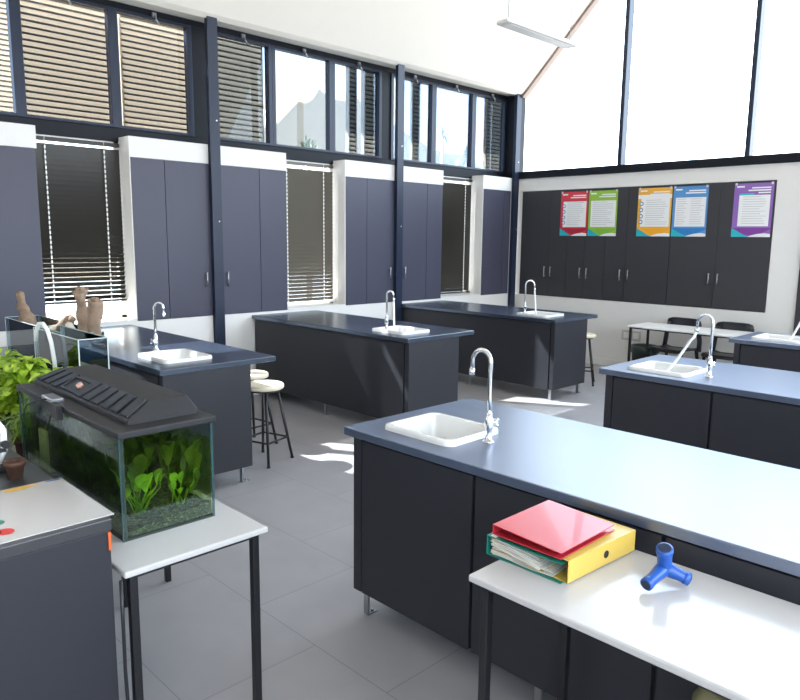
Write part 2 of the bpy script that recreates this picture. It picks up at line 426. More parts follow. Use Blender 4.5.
# ------------------------------------------------------------------ posters
def flat(name, col, rough=.35):
    m = mat(name, col, rough); return m
def poster(label, x0, x1, z0, z1, base, dark, style):
    ox = (x0+x1)/2; t = thing('poster', label, 'poster', (ox, -.004, z0)); w = x1-x0; h = z1-z0
    cb = flat('poster_base', base, .25); cd = flat('poster_dark', dark, .25); wh = flat('poster_white', (.80,.80,.79), .25)
    gy = flat('poster_text', (.42,.42,.44), .5); te = flat('poster_teal', (.02,.42,.50), .3)
    m = MB(); L = -w/2
    def q(u0, u1, v0, v1, mi, k):
        m.cur = mi; y = -.0004*k
        m.quad((L+u0*w, y, v0*h), (L+u1*w, y, v0*h), (L+u1*w, y, v1*h), (L+u0*w, y, v1*h))
    m.cur = 0; m.box(-w/2, w/2, 0, .002, 0, h)
    if style == 'pale':
        q(0, 1, .78, .86, 2, 1)
    # lighter / white text field
    l0 = .10 if style in ('circles', 'pale') else .08
    if style == 'purple': l0 = .14
    q(l0, .95 if style != 'purple' else .93, .20, .78, 2, 2)
    # lower swoosh: dark wave, teal wedge and white curve
    def fan(pts, mi, k):
        m.cur = mi; m.add([(L+u*w, -.0004*k, v*h) for u, v in pts], [tuple(range(len(pts)))])
    fan([(0, .17)] + [(u/10, .17-.13*math.sin(PI*u/10)*.9-.02) for u in range(0, 11)] + [(1, .17)], 1, 2)
    fan([(0, 0), (.45, 0), (.32, .04), (.18, .10), (0, .17)], 4, 3)
    fan([(.42, 0), (1, 0), (1, .055), (.85, .07), (.65, .055), (.52, .03)], 2, 4)
    # title bars (small white lettering) and logo
    q(.06, .26, .925, .955, 2, 2)
    q(.45, .93, .90, .925, 2, 2); q(.36, .93, .855, .88, 2, 2)
    if style == 'purple': q(.62, .93, .81, .832, 2, 2); q(.14, .52, .78, .81, 4, 3)
    rng = random.Random(label)
    n = 12
    for k in range(n):
        v = .75 - k*.045
        if style == 'two':
            q(.12, .12+.30*rng.uniform(.7, 1), v-.006, v+.003, 3, 3); q(.52, .52+.38*rng.uniform(.7, 1), v-.006, v+.003, 3, 3)
        else:
            u0 = .24 if style in ('circles', 'pale', 'purple') else .14
            q(u0, u0+(.9-u0)*rng.uniform(.65, 1), v-.006, v+.003, 3, 3)
    if style in ('circles', 'pale'):
        for v in (.68, .55, .42, .30):
            for r, mi, k in ((.062, 5, 4), (.036, 2, 5)):
                m.cur = mi
                c = [(L+(.13 if style == 'circles' else .11)*w + r*w*math.cos(a*PI/8), -.0004*k, v*h + r*w*math.sin(a*PI/8)) for a in range(16)]
                m.add(c, [tuple(range(16))])
    bl = flat('poster_ring', (.05,.22,.38), .3)
    m.build('sheet', [cb, cd, wh, gy, te, bl], t)
    for u in (-w/2+.02, w/2-.02): MB().box(u-.012, u+.012, -.003, -.002, h-.02, h+.008).build('tape', M['tape'], t)
poster('red information poster on the back cupboards', .805, 1.245, 1.812, 2.432, (.62,.04,.06), (.40,.02,.04), 'circles')
poster('lime green information poster beside the red poster', 1.262, 1.70, 1.812, 2.432, (.28,.50,.06), (.22,.45,.05), 'plain')
poster('orange and white information poster left of the blue poster', 2.00, 2.462, 1.812, 2.438, (.80,.42,.06), (.85,.38,.02), 'pale')
poster('blue two-column information poster right of the orange poster', 2.478, 2.925, 1.812, 2.438, (.10,.28,.58), (.03,.20,.50), 'two')
poster('purple information poster at the right end of the cupboards', 3.235, 3.68, 1.812, 2.442, (.26,.12,.42), (.20,.04,.30), 'purple')

# ------------------------------------------------------------------ inside venetian blinds
def blind(label, a, b, z0, z1, mt, tilt, tilt2=None, cords=(.12, .80)):
    t = thing('venetian_blind', label, 'blind', (-.20, (a+b)/2, z0)); hw = (b-a)/2; H = z1-z0
    MB().box(-.022, .022, -hw, hw, H-.035, H).build('head_rail', mt, t, .003)
    MB().box(-.024, .024, -hw, hw, 0, .02).build('bottom_rail', 'cord' if mt == 'slat_mid' else mt, t, .003)
    m = MB(); n = int((H-.06)/.044)
    for k in range(n):
        z = .045 + k*.044; f = k/n; an = math.radians(tilt + ((tilt2-tilt)*f if tilt2 is not None else 0)); c, s_ = math.cos(an)*.025, math.sin(an)*.025
        m.add([(-c, -hw, z-s_), (0, -hw, z+.003), (c, -hw, z+s_), (-c, hw, z-s_), (0, hw, z+.003), (c, hw, z+s_)], [(0,1,4,3), (1,2,5,4)], True)
    m.build('slats', mt, t)
    for u in cords:
        y = -hw + u*2*hw; c = MB()
        for k in range(n+1):
            z = .022 + k*.044; c.box(.024, .030, y-.006, y+.006, z, z+.026)
        c.tube([(.024, y, 0), (.024, y, H)], .0018, 5)
        c.build('ladder_cord', 'cord', t)
blind('dark closed venetian blind in the leftmost low window, behind the bones', -6.81, -6.05, 1.115, 2.605, 'slat_dk', 54, 86, (.11, .80))
blind('bronze venetian blind with open slats, between the first and second cupboards', -4.225, -3.44, .965, 2.605, 'slat_mid', 62, 70, (.12, .80))
blind('dark venetian blind in the far low window beside the corner', -1.63, -.83, .965, 2.605, 'slat_dk', 66, 82, (.15, .80))

# outside louvre blinds seen through the clerestory
def louvre(label, a, b, x, mt, z0=2.66, z1=4.1, tilt=-62):
    t = thing('outside_louvre', label, 'louvre', (x, (a+b)/2, z0)); hw = (b-a)/2; H = z1-z0
    m = MB(); n = int(H/.056)
    for k in range(n):
        z = .02 + k*.056; an = math.radians(tilt); c, s_ = math.cos(an)*.038, math.sin(an)*.038
        m.add([(-c, -hw, z-s_), (-.004, -hw, z+.006), (c, -hw, z+s_), (-c, hw, z-s_), (-.004, hw, z+.006), (c, hw, z+s_)], [(0,1,4,3), (1,2,5,4)])
        m.cur = 1; lz = z+s_+.001; m.box(c-.006, c+.003, -hw, hw, lz-.017, lz+.001); m.cur = 0  # added dark strip imitates the shaded gap below each slat
    m.build('slats', [mt, 'shade_line'], t)
    MB().box(-.03, .03, -hw-.01, -hw+.006, 0, H).build('side_rail', mt, t); MB().box(-.03, .03, hw-.006, hw+.01, 0, H).build('side_rail', mt, t)
louvre('sandy outside louvre at the far left edge above the cupboards', -6.95, -6.24, -2.5, 'slat_ext', 2.3, 5.0)
louvre('wide sandy outside louvre behind the first full high window', -6.76, -5.93, -.55, 'slat_ext')
louvre('sandy outside louvre behind the high window left of the first column', -5.84, -5.10, -.55, 'slat_ext')
louvre('grey outside louvre behind the high window right of the first column', -4.97, -4.345, -.34, 'slat_ext2', 2.70, 3.88)
louvre('narrow grey outside louvre strip, left of the two beside the middle column', -2.90, -2.78, -.55, 'slat_ext2')
louvre('grey outside louvre strip just left of the middle column', -2.64, -2.42, -.55, 'slat_ext2')
louvre('narrow grey outside louvre strip right of the middle column', -1.73, -1.60, -.55, 'slat_ext2')
louvre('grey outside louvre strip in the last high window by the corner', -.11, .35, -.55, 'slat_ext2')

# ------------------------------------------------------------------ lab benches
Y1, SP, WD = -6.99, 2.24, .885
LX, RX = 2.424, 4.240
def bench(label, x0, x1, y0, endx, sink, body_in=.03, topmat='top', gaps=(), legs=(), depth=WD, ovb=.21, end_b=.02):
    """endx: +1 if the free end faces +X, -1 if it faces -X. sink: (x0,x1,y0,y1) hole in the top"""
    ox, oy = (x0+x1)/2, y0+depth/2
    t = thing('lab_bench', label, 'lab bench', (ox, oy, 0))
    y1 = y0+depth; m = MB()
    if sink:
        a, b, c, d = sink
        xs = [x0, a, b, x1]; ys = [y0, c, d, y1]
        bm_v = [(x-ox, y-oy, z) for z in (.862, .9) for y in ys for x in xs]
        F = []
        I = lambda i, j, k: k*16 + j*4 + i
        for j in range(3):
            for i in range(3):
                if i == 1 and j == 1: continue
                F.append((I(i,j,1), I(i+1,j,1), I(i+1,j+1,1), I(i,j+1,1))); F.append((I(i,j,0), I(i,j+1,0), I(i+1,j+1,0), I(i+1,j,0)))
        for i in range(3):
            F.append((I(i,0,0), I(i+1,0,0), I(i+1,0,1), I(i,0,1))); F.append((I(i,3,0), I(i,3,1), I(i+1,3,1), I(i+1,3,0)))
            F.append((I(0,i,0), I(0,i,1), I(0,i+1,1), I(0,i+1,0))); F.append((I(3,i,0), I(3,i+1,0), I(3,i+1,1), I(3,i,1)))
        F += [(I(1,1,0), I(1,1,1), I(2,1,1), I(2,1,0)), (I(1,2,0), I(2,2,0), I(2,2,1), I(1,2,1)), (I(1,1,0), I(1,2,0), I(1,2,1), I(1,1,1)), (I(2,1,0), I(2,1,1), I(2,2,1), I(2,2,0))]
        m.add(bm_v, F)
    else: m.box(x0-ox, x1-ox, y0-oy, y1-oy, .862, .9)
    m.build('worktop', topmat, t, .004)
    fb0, fb1 = x0+.02, x1-.02
    if endx > 0: fb1 = x1-end_b
    else: fb0 = x0+end_b
    yf, yb = y0+.02, y1-ovb; zb, zt = .122, .861
    # end panel with its own thickness, then front panels separated by shadow gaps
    ex = (fb1-.05, fb1) if endx > 0 else (fb0, fb0+.05)
    MB().box(ex[0]-ox, ex[1]-ox, yf-oy, yb-oy, zb, zt).build('end_panel', 'bench', t, .002)
    e2 = (fb0, fb0+.02) if endx > 0 else (fb1-.02, fb1)
    MB().box(e2[0]-ox, e2[1]-ox, yf+.01-oy, yb-oy, zb, zt).build('end_panel', 'bench', t, .002)
    xs = [fb0+.02] + list(gaps) + [ex[0]-.008] if endx > 0 else [ex[1]+.0] + list(gaps) + [fb1-.02]
    for i in range(len(xs)-1):
        a, b = xs[i]+.008, xs[i+1]-.008
        MB().box(a-ox, b-ox, yf-oy, yf+.02-oy, zb, zt-.012).build('front_panel', 'bench', t, .0015)
    MB().box(fb0+.02-ox, fb1-.02-ox, yb-.02-oy, yb-oy, zb, zt).build('back_panel', 'bench', t, .0015)
    MB().box(fb0+.01-ox, fb1-.01-ox, yf+.021-oy, yb-.01-oy, zb, zb+.02).build('base_board', 'cup_dark', t)
    MB().box(fb0+.06-ox, fb1-.06-ox, yf+.022-oy, yf+.035-oy, zb, zt).build('inner_panel', 'cup_dark', t)
    nl = max(2, int((fb1-fb0)/.9)+1)
    for k in range(nl):
        for yy in (yf+.035, yb-.06):
            x = fb0+.055 + (fb1-fb0-.11)*k/(nl-1)
            g = MB(); g.box(x-.016-ox, x+.016-ox, yy-.004-oy, yy+.004-oy, .0, zb); g.box(x-.016-ox, x+.016-ox, yy-oy, yy+.055-oy, 0, .006); g.tube([(x-ox, yy+.035-oy, .006), (x-ox, yy+.035-oy, .016)], .008, 8)
            g.build('leg', 'brushed', t)
    return t
def hole(s): return (s[0]+.025, s[1]-.025, s[2]+.025, s[3]-.025)
names = ['left bench nearest the fish tank', 'middle bench', 'far bench']
lab_l = ['charcoal lab bench on the left with two cream stools behind it', 'middle charcoal lab bench against the window wall', 'far charcoal lab bench against the window wall near the corner']
lab_r = ['large charcoal lab bench in the right foreground, partly behind the binders', 'charcoal lab bench on the right directly behind the large foreground bench', 'charcoal lab bench at the far right in front of the chairs']
sinksL = []; sinksR = []
for i in range(3):
    y = Y1 + SP*i
    s = (1.80, 2.235, y+.125, y+.50)
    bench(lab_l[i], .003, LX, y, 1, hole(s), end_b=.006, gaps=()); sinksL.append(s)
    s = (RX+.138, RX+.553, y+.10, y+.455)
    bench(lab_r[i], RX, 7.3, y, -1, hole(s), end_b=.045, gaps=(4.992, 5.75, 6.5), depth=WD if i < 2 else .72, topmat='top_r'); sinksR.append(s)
# foreground bench at the left edge
fbench = bench('speckled dark lab bench at the lower left edge under the white printed sheet', 2.2, 4.582, -9.08, 1, None, topmat='granite', end_b=.004, depth=.885, ovb=.006)

def sink(label, s):
    x0, x1, y0, y1 = s; cx, cy = (x0+x1)/2, (y0+y1)/2; hx, hy = (x1-x0)/2, (y1-y0)/2; zr = .9
    t = thing('sink', label, 'sink', (cx, cy, zr)); m = MB()
    L = []
    for inset, z, r in ((0, .0, .045), (0, .016, .045), (.005, .023, .043), (.018, .024, .04), (.030, .022, .038), (.035, .012, .036), (.037, 0, .036), (.045, -.12, .04), (.06, -.14, .05), (.12, -.147, .05)):
        L.append(rrect(-hx+inset, hx-inset, -hy+inset, hy-inset, r, z, 6))
    m.loft(L, cap1=True); 
    m.build('bowl', 'ceramic', t)
    MB().lathe([(.0, -.140), (.022, -.140), (.026, -.144), (.026, -.150)], n=16).build('drain', 'chrome', t)
    return t
sl = ['white ceramic sink in the left bench behind the fish tank', 'white ceramic sink on the middle bench by the windows', 'white ceramic sink on the far bench near the corner']
sr = ['large white ceramic sink at the end of the foreground bench', 'white ceramic sink on the bench behind the foreground bench', 'white ceramic sink on the far right bench, cut by the photo edge']
for i in range(3): sink(sl[i], sinksL[i]); sink(sr[i], sinksR[i])

def tap(label, x, y, ax, h=.39, r=.048, drop=.05, hose=None):
    t = thing('gooseneck_tap', label, 'tap', (x, y, .9)); A = ax
    b = MB(); b.lathe([(0, 0), (.026, 0), (.026, .006), (.016, .012), (.014, .05), (.019, .06), (.019, .10), (.013, .112), (.0115, .13), (0, .13)], n=20)
    b.build('base', 'chrome', t)
    c = (A[0]*r, A[1]*r, h-r)
    pts = [(0, 0, .12), (0, 0, h*.5), (0, 0, h-r)] + arc(c, r, PI, 0, A, 16)[1:] 
    e = pts[-1]; pts += [(e[0]+A[0]*.004, e[1]+A[1]*.004, e[2]-drop)]
    MB().tube(pts, .0095, 12).build('spout', 'chrome', t)
    MB().tube([(e[0]+A[0]*.004, e[1]+A[1]*.004, e[2]-drop-.014), (e[0]+A[0]*.004, e[1]+A[1]*.004, e[2]-drop+.012)], .0125, 12).build('nozzle', 'chrome', t)
    # cross handle on the side
    P = (-A[1], A[0]); 
    for sgn in (-1,):
        hnd = MB(); hnd.tube([(0, 0, .08), (P[0]*sgn*.038, P[1]*sgn*.038, .08)], .007, 10)
        q = Vector((P[0]*sgn*.042, P[1]*sgn*.042, .08))
        hnd.tube([q-Vector((P[0],P[1],0))*.012, q+Vector((P[0],P[1],0))*.012], .013, 10)
        for dv in (Vector((A[0], A[1], 1)).normalized(), Vector((A[0], A[1], -1)).normalized()):
            hnd.tube([q-dv*.023, q+dv*.023], [.006, .0045], 8)
        hnd.build('handle', 'chrome', t)
    if hose:
        st = Vector((e[0]+A[0]*.004, e[1]+A[1]*.004, e[2]-drop-.008)); en = Vector(hose)
        mid = [st, st+Vector((0,0,-.04)).lerp((en-st)*.15, .5)] + [st.lerp(en, k/6)+Vector((0, 0, -.012*math.sin(PI*k/6))) for k in range(1, 7)]
        MB().tube(mid, .0095, 10).build('hose', 'hose', t)
    return t
tap('chrome gooseneck tap on the foreground bench, beside the large sink', 4.845, -6.70, (-1, 0))
tap('chrome gooseneck tap with white hose on the second bench on the right', 4.875, -4.50, (-1, 0), hose=(-.27, -.04, -.02))
tap('chrome tap with white hose at the right edge of the photo', 4.875, -2.24, (-1, 0), hose=(-.22, -.02, -.02))
tap('chrome gooseneck tap by the sink in the left bench', 1.67, Y1+.34, (.8, .6), h=.36, r=.035)
tap('chrome tap with straight white hose on the middle bench by the windows', 1.84, Y1+SP+.30, (.75, .66), h=.36, r=.030, hose=(.062, .04, .0))
tap('white-hosed gooseneck tap on the far bench near the corner', 1.84, Y1+2*SP+.26, (.75, .66), h=.385, r=.05, hose=(.10, .08, .0))

# ------------------------------------------------------------------ stools
def stool(label, x, y, rz, zs=.62):
    t = thing('lab_stool', label, 'stool', (x, y, 0), rz)
    MB().lathe([(0, zs-.040), (.13, zs-.040), (.142, zs-.039), (.150, zs-.034), (.153, zs-.026), (.153, zs-.012), (.150, zs-.005), (.143, zs-.001), (.132, zs), (.12, zs), (0, zs)], n=40).build('seat', 'seat', t)
    MB().lathe([(0, zs-.055), (.12, zs-.055), (.12, zs-.045), (0, zs-.045)], n=24).build('seat_plate', 'black', t)
    for k in range(4):
        a = PI/4 + k*PI/2; c, s_ = math.cos(a), math.sin(a)
        l = MB(); l.tube([(c*.10, s_*.10, zs-.05), (c*.21, s_*.21, .012)], .011, 8); l.tube([(c*.209, s_*.209, .014), (c*.211, s_*.211, 0)], .014, 8)
        l.build('leg', 'black', t)
    rg = MB(); R = .178; z = .18
    for k in range(4):
        a, b = PI/4+k*PI/2, PI/4+(k+1)*PI/2
        rg.tube([(R*math.cos(a), R*math.sin(a), z), (R*math.cos(b), R*math.sin(b), z)], .008, 8)
    rg.build('foot_rail', 'black', t)
    return t
stool('round cream stool behind the left bench, nearer the aisle', 2.05, -5.96, .30)
stool('round cream stool behind the left bench, farther from the aisle', 1.60, -5.80, .1)
stool('round cream stool behind the far bench by the back wall', 2.09, -1.36, .5)

# ------------------------------------------------------------------ tables
def table(label, x0, x1, y0, y1, z, legs, mt='white_lam', tk=.022):
    ox, oy = (x0+x1)/2, (y0+y1)/2
    t = thing('table', label, 'table', (ox, oy, 0))
    MB().box(x0-ox, x1-ox, y0-oy, y1-oy, z-tk, z).build('tabletop', mt, t, .006, 3)
    a = .035; f = MB()
    for yy in (y0+a, y1-a): f.box(x0+a-ox, x1-a-ox, yy-.012-oy, yy+.012-oy, z-tk-.016, z-tk)
    for xx in (x0+a, x1-a): f.box(xx-.012-ox, xx+.012-ox, y0+a-oy, y1-a-oy, z-tk-.016, z-tk)
    f.build('frame', 'black', t)
    for lx, ly in legs:
        MB().box(lx-.0135-ox, lx+.0135-ox, ly-.0135-oy, ly+.0135-oy, 0, z-tk).build('leg', 'black', t, .003)
    return t
table('white table holding the fish tank', 3.46, 4.600, -8.172, -7.645, .72, [(4.565,-8.135), (4.565,-7.685), (3.50,-7.72), (3.50,-8.135)])
table('white table against the foreground bench, holding the binders', 5.433, 7.2, -7.528, -7.016, .80, [(5.475,-7.49), (5.475,-7.055), (7.16,-7.49), (7.16,-7.055)])
table('long white table in front of the two black chairs by the back wall', 2.415, 4.0, -.90, -.36, .72, [(2.45,-.865), (2.45,-.395), (3.96,-.865), (3.96,-.395)], 'far_table')
table('white plant table to the left of the fish tank', 2.20, 3.44, -8.17, -7.42, .72, [(2.24,-8.13), (2.24,-7.46), (3.40,-7.46), (3.40,-8.13)])
table('dark table under the empty glass tanks', .03, 2.15, -8.14, -7.17, .80, [(.07,-8.1), (2.11,-8.1), (.07,-7.21), (2.11,-7.21)], 'top')

# ------------------------------------------------------------------ chairs and bin by the back wall
def chair(label, x, y, rz):
    t = thing('plastic_chair', label, 'chair', (x, y, 0), rz)      # faces -Y locally
    s = MB(); w = .21
    L = []
    for yy, z in ((-.22, .43), (-.19, .45), (0, .44), (.15, .43), (.20, .44)):
        L.append([(-w, yy, z+.01), (-w*.6, yy, z-.006), (w*.6, yy, z-.006), (w, yy, z+.01), (w, yy, z-.012), (w*.6, yy, z-.026), (-w*.6, yy, z-.026), (-w, yy, z-.012)])
    s.loft(L, smooth=False, cap0=True, cap1=True); s.build('seat', 'chairpl', t, .004)
    b = MB(); L = []
    for z, yy, ww in ((.60, .215, .200), (.66, .225, .215), (.76, .24, .215), (.785, .245, .20), (.80, .248, .15)):
        L.append([(-ww, yy-.03, z), (-ww*.5, yy, z), (ww*.5, yy, z), (ww, yy-.03, z), (ww, yy-.018, z), (ww*.5, yy+.012, z), (-ww*.5, yy+.012, z), (-ww, yy-.018, z)])
    b.loft(L, cap0=True, cap1=True); b.build('backrest', 'chairpl', t)
    for sx in (-1, 1):
        u = MB(); u.tube([(sx*.225, .19, .40), (sx*.22, .205, .52), (sx*.205, .20, .64), (sx*.19, .225, .74)], .030, 8); u.build('back_frame', 'chairpl', t)
        l = MB(); l.tube([(sx*.185, -.18, .43), (sx*.215, -.21, 0)], [.020, .014], 8); l.build('leg', 'chairpl', t)
        l = MB(); l.tube([(sx*.19, .19, .44), (sx*.225, .26, 0)], [.024, .016], 8); l.build('leg', 'chairpl', t)
chair('black plastic chair behind the far table, the left of the two', 2.84, -.47, -.03)
chair('black plastic chair behind the far table, the right of the two', 3.47, -.47, .04)
t = thing('waste_bin', 'black waste bin under the left end of the far white table', 'bin', (2.36, -.28, 0))
MB().lathe([(0, .004), (.125, .004), (.13, .02), (.165, .37), (.172, .375), (.172, .39), (.160, .39), (.125, .03), (0, .03)], n=28).build('bucket', 'bin', t)
MB().lathe([(.158, .33), (.172, .40), (.180, .395), (.182, .32), (.178, .31)], n=28).build('bin_liner', 'bag', t)
t = thing('wall_socket', 'white double wall socket low on the back wall', 'socket', (2.02, 0, .40))
MB().box(-.14, .14, -.012, 0, 0, .14).build('plate', 'white_lam', t, .004)
for sx in (-.07, .07): MB().box(sx-.04, sx+.04, -.014, -.012, .03, .11).build('outlet', 'wall', t, .002)

# ------------------------------------------------------------------ pendant light
t = thing('pendant_light', 'long thin white pendant light hanging from the sloped ceiling', 'ceiling light', (2.40, -2.97, 3.70))
LL = .60; m = MB()
m.loft([[(-.075, -LL+.02, 0), (.075, -LL+.02, 0), (.06, -LL, .02), (-.06, -LL, .02)], [(-.08, -LL+.04, 0), (.08, -LL+.04, 0), (.05, -LL+.04, .045), (-.05, -LL+.04, .045)], [(-.08, LL-.04, 0), (.08, LL-.04, 0), (.05, LL-.04, .045), (-.05, LL-.04, .045)], [(-.075, LL-.02, 0), (.075, LL-.02, 0), (.06, LL, .02), (-.06, LL, .02)]], smooth=False, cap0=True, cap1=True)
m.build('housing', mat('light_housing', (.80, .78, .75), .4), t, .004)
MB().box(-.045, .045, -LL+.08, LL-.08, -.004, .0).build('diffuser', 'glow', t)
for y in (-LL+.10, LL-.06): MB().tube([(0, y, .04), (0, y, ROOF(2.40)-3.70)], .004, 6).build('suspension_wire', 'brushed', t)

# ------------------------------------------------------------------ fish tank
TX0, TX1, TY0, TY1, TZ0, TZ1 = 3.355, 4.380, -8.078, -7.735, .72, 1.085
tk = thing('fish_tank', 'glass fish tank with murky green water and a ridged black lid', 'fish tank', ((TX0+TX1)/2, (TY0+TY1)/2, TZ0))
hx, hy, H = (TX1-TX0)/2, (TY1-TY0)/2, TZ1-TZ0; gt = .006
MB().box(-hx, hx, -hy, -hy+gt, 0, H).build('glass_pane', 'tankglass', tk)
MB().box(-hx, hx, hy-gt, hy, 0, H).build('glass_pane', 'tankglass', tk)
MB().box(hx-gt, hx, -hy+gt, hy-gt, 0, H).build('glass_pane', 'tankglass', tk)
MB().box(-hx, -hx+gt, -hy+gt, hy-gt, 0, H).build('glass_pane', 'tankglass', tk)
MB().box(-hx, hx, -hy, hy, -.0005, .006).build('base_pane', 'silicone', tk)
e = MB()
for sx, sy in ((1,1), (1,-1), (-1,1), (-1,-1)):
    e.box(sx*hx-.004, sx*hx+.0015, sy*hy-.003, sy*hy+.0015, 0, H) if sx > 0 else e.box(sx*hx-.0015, sx*hx+.004, sy*hy-.003, sy*hy+.003, 0, H)
e.box(hx-.001, hx+.0012, hy-.007, hy-.001, .0, H)
e.build('glass_edge', 'edgeglass', tk)
e = MB(); e.box(hx-.020, hx-.008, -hy+.006, -hy+.010, 0, H); e.box(hx-.009, hx-.0065, -hy+.007, -hy+.016, 0, H)
e.box(-hx, hx, -hy-.001, -hy, 0, .006); e.box(hx, hx+.001, -hy, hy, 0, .006); e.build('silicone_seam', 'silicone', tk)
wz = 1.022-TZ0
MB().box(-hx+.008, hx-.008, -hy+.008, hy-.008, .01, wz).build('water', 'water', tk)
# gravel bed
gb = MB(); nx, ny = 80, 28; rng = random.Random(3)
vs = []
for j in range(ny+1):
    for i in range(nx+1):
        x = -hx+.011 + (2*hx-.022)*i/nx; y = -hy+.011 + (2*hy-.022)*j/ny
        z = .030 + .035*(j/ny) + .012*math.sin(i*.23) + rng.uniform(-.004, .004); vs.append((x, y, z))
fs = [(j*(nx+1)+i, j*(nx+1)+i+1, (j+1)*(nx+1)+i+1, (j+1)*(nx+1)+i) for j in range(ny) for i in range(nx)]
gb.add(vs, fs)
def skirt(idx):
    o = len(gb.v); gb.v += [(gb.v[i][0], gb.v[i][1], .008) for i in idx]
    for k in range(len(idx)-1): gb.f.append([idx[k], idx[k+1], o+k+1, o+k]); gb.sm.append(False); gb.mi.append(0)
skirt(list(range(nx+1))); skirt([nx + j*(nx+1) for j in range(ny+1)]); skirt([j*(nx+1) for j in range(ny+1)]); skirt([ny*(nx+1)+i for i in range(nx+1)])
tag(gb.build('gravel', 'gravel', tk), 'grey gravel bed', kind='stuff')
def leaf(m, base, d, L, W, curl=.4, n=5, up=Vector((0,0,1))):
    d = d.normalized(); sd = d.cross(up)
    if sd.length < .05: sd = Vector((1,0,0))
    sd.normalize(); nr = sd.cross(d); vs = []
    for i in range(n+1):
        f = i/n; w = W*math.sin(PI*min(1, f*.92+.04))**.8*.5
        p = Vector(base) + d*L*f - nr*(-curl*L*f*(1-f)*1.2) + Vector((0,0,-curl*L*f*f*.6))
        vs += [p-sd*w + nr*w*.3, p, p+sd*w + nr*w*.3]
    fs = []
    for i in range(n): a = i*3; fs += [(a, a+1, a+4, a+3), (a+1, a+2, a+5, a+4)]
    m.add(vs, fs, True)
def water_plant(cx, cy, n, H_, W_, mt, seed, lean=.5):
    r = random.Random(seed); m = MB()
    for k in range(n):
        a = r.uniform(0, 2*PI); h = H_*r.uniform(.5, 1)
        b = Vector((cx+r.uniform(-.02, .02), cy+r.uniform(-.02, .02), .05)); tp = b + Vector((math.cos(a)*h*lean*.5, math.sin(a)*h*lean*.5, h*.6))
        tp.x = max(-hx+.04, min(hx-.05, tp.x)); tp.y = max(-hy+.04, min(hy-.04, tp.y))
        m.tube([b, b.lerp(tp, .5)+Vector((0,0,.01)), tp], .0022, 5)
        d = Vector((math.cos(a)*.35*lean, math.sin(a)*.35*lean, .9)); leaf(m, tp, d, h*.42, W_*r.uniform(.7, 1.1), .25)
    m.v = [(max(-hx+.012, min(hx-.012, x)), max(-hy+.012, min(hy-.012, y)), min(z, wz-.004)) for x, y, z in m.v]
    return m.build('water_plant', mt, tk)
water_plant(hx-.10, -hy+.10, 16, .19, .045, 'aqua', 1, .9)
water_plant(hx-.08, hy-.10, 9, .15, .030, 'aqua', 2, .6)
for k, (x, y) in enumerate(((.25, .05), (.05, -.06), (-.15, .04), (-.32, -.04), (.38, .10), (.15, .10), (-.05, .10), (.33, -.02))):
    water_plant(x, y, 18, .34, .05, 'algae', 10+k, .7)
# dark weed curtain along the back pane
wd = MB(); r = random.Random(5)
for k in range(520):
    x = r.uniform(-hx+.03, hx-.05) if k % 2 else r.uniform(-hx+.2, hx-.16); y = hy-.02-r.uniform(0, .06) if k % 2 else -hy+.03+r.uniform(0, .10); z = r.uniform(.05, wz-.06)
    leaf(wd, (x, y, z), Vector((r.uniform(-.5,.5), r.uniform(-.2,.1), 1)), r.uniform(.04,.09), .025, .1, 3)
wd.v = [(max(-hx+.012, min(hx-.012, x)), max(-hy+.012, min(hy-.012, y)), min(z, wz-.004)) for x, y, z in wd.v]
tag(wd.build('weed_curtain', 'algae', tk), 'dark green weed against the back pane')
dr = MB(); dr.tube([(hx-.35, .02, .05), (hx-.25, .04, .12), (hx-.15, .05, .20), (hx-.10, .06, .22)], [.035, .03, .022, .01], 8); dr.tube([(hx-.25, .04, .12), (hx-.2, -.02, .16), (hx-.14, -.03, .15)], [.02, .015, .01], 7)
dr.build('driftwood', 'soil', tk)
fl = MB(); fl.box(-hx+.02, -hx+.10, -hy+.03, -hy+.10, .10, H-.03); fl.box(-hx+.10, -hx+.14, -hy+.04, -hy+.08, .2, .26); fl.build('filter_box', 'blackpl', tk, .006)
MB().box(-hx+.15, -hx+.24, -hy+.02, -hy+.03, .05, .22).build('thermometer_card', 'paper', tk)
# lid: flat tray with chamfered, ridged hood
lid = MB(); ov = .014
lid.box(-hx-ov, hx+ov, -hy-.008, hy+.012, H-.004, H+.020)
lo = lid.build('lid', 'blackpl', tk, .004)
hd = MB()
bx0, bx1, by0, by1 = 3.262-(TX0+TX1)/2, 4.318-(TX0+TX1)/2, -8.02+7.9065, -7.755+7.9065
zb_, zt_ = H+.020, H+.088
bx0 = max(bx0, -hx+.02)
tx0, tx1, ty0, ty1 = bx0+.07, 4.285-(TX0+TX1)/2, -7.925+7.9065, -7.78+7.9065
zl = zb_+.018
base = [(bx0, by0), (bx1, by0), (bx1, by1), (bx0, by1)]; topp = [(tx0, ty0), (tx1, ty0), (tx1, ty1), (tx0, ty1)]
hd.loft([[(x, y, zb_) for x, y in base], [(x, y, zl) for x, y in base], [(x, y, zt_) for x, y in topp]], smooth=False, cap1=True)
hd.build('hood', 'blackpl', lo, .004)
rg = MB(); nr_ = 11; nn = Vector((0, -(zt_-zl), (ty0-by0))).normalized(); nn = Vector((0, -abs(nn.y), abs(nn.z)))
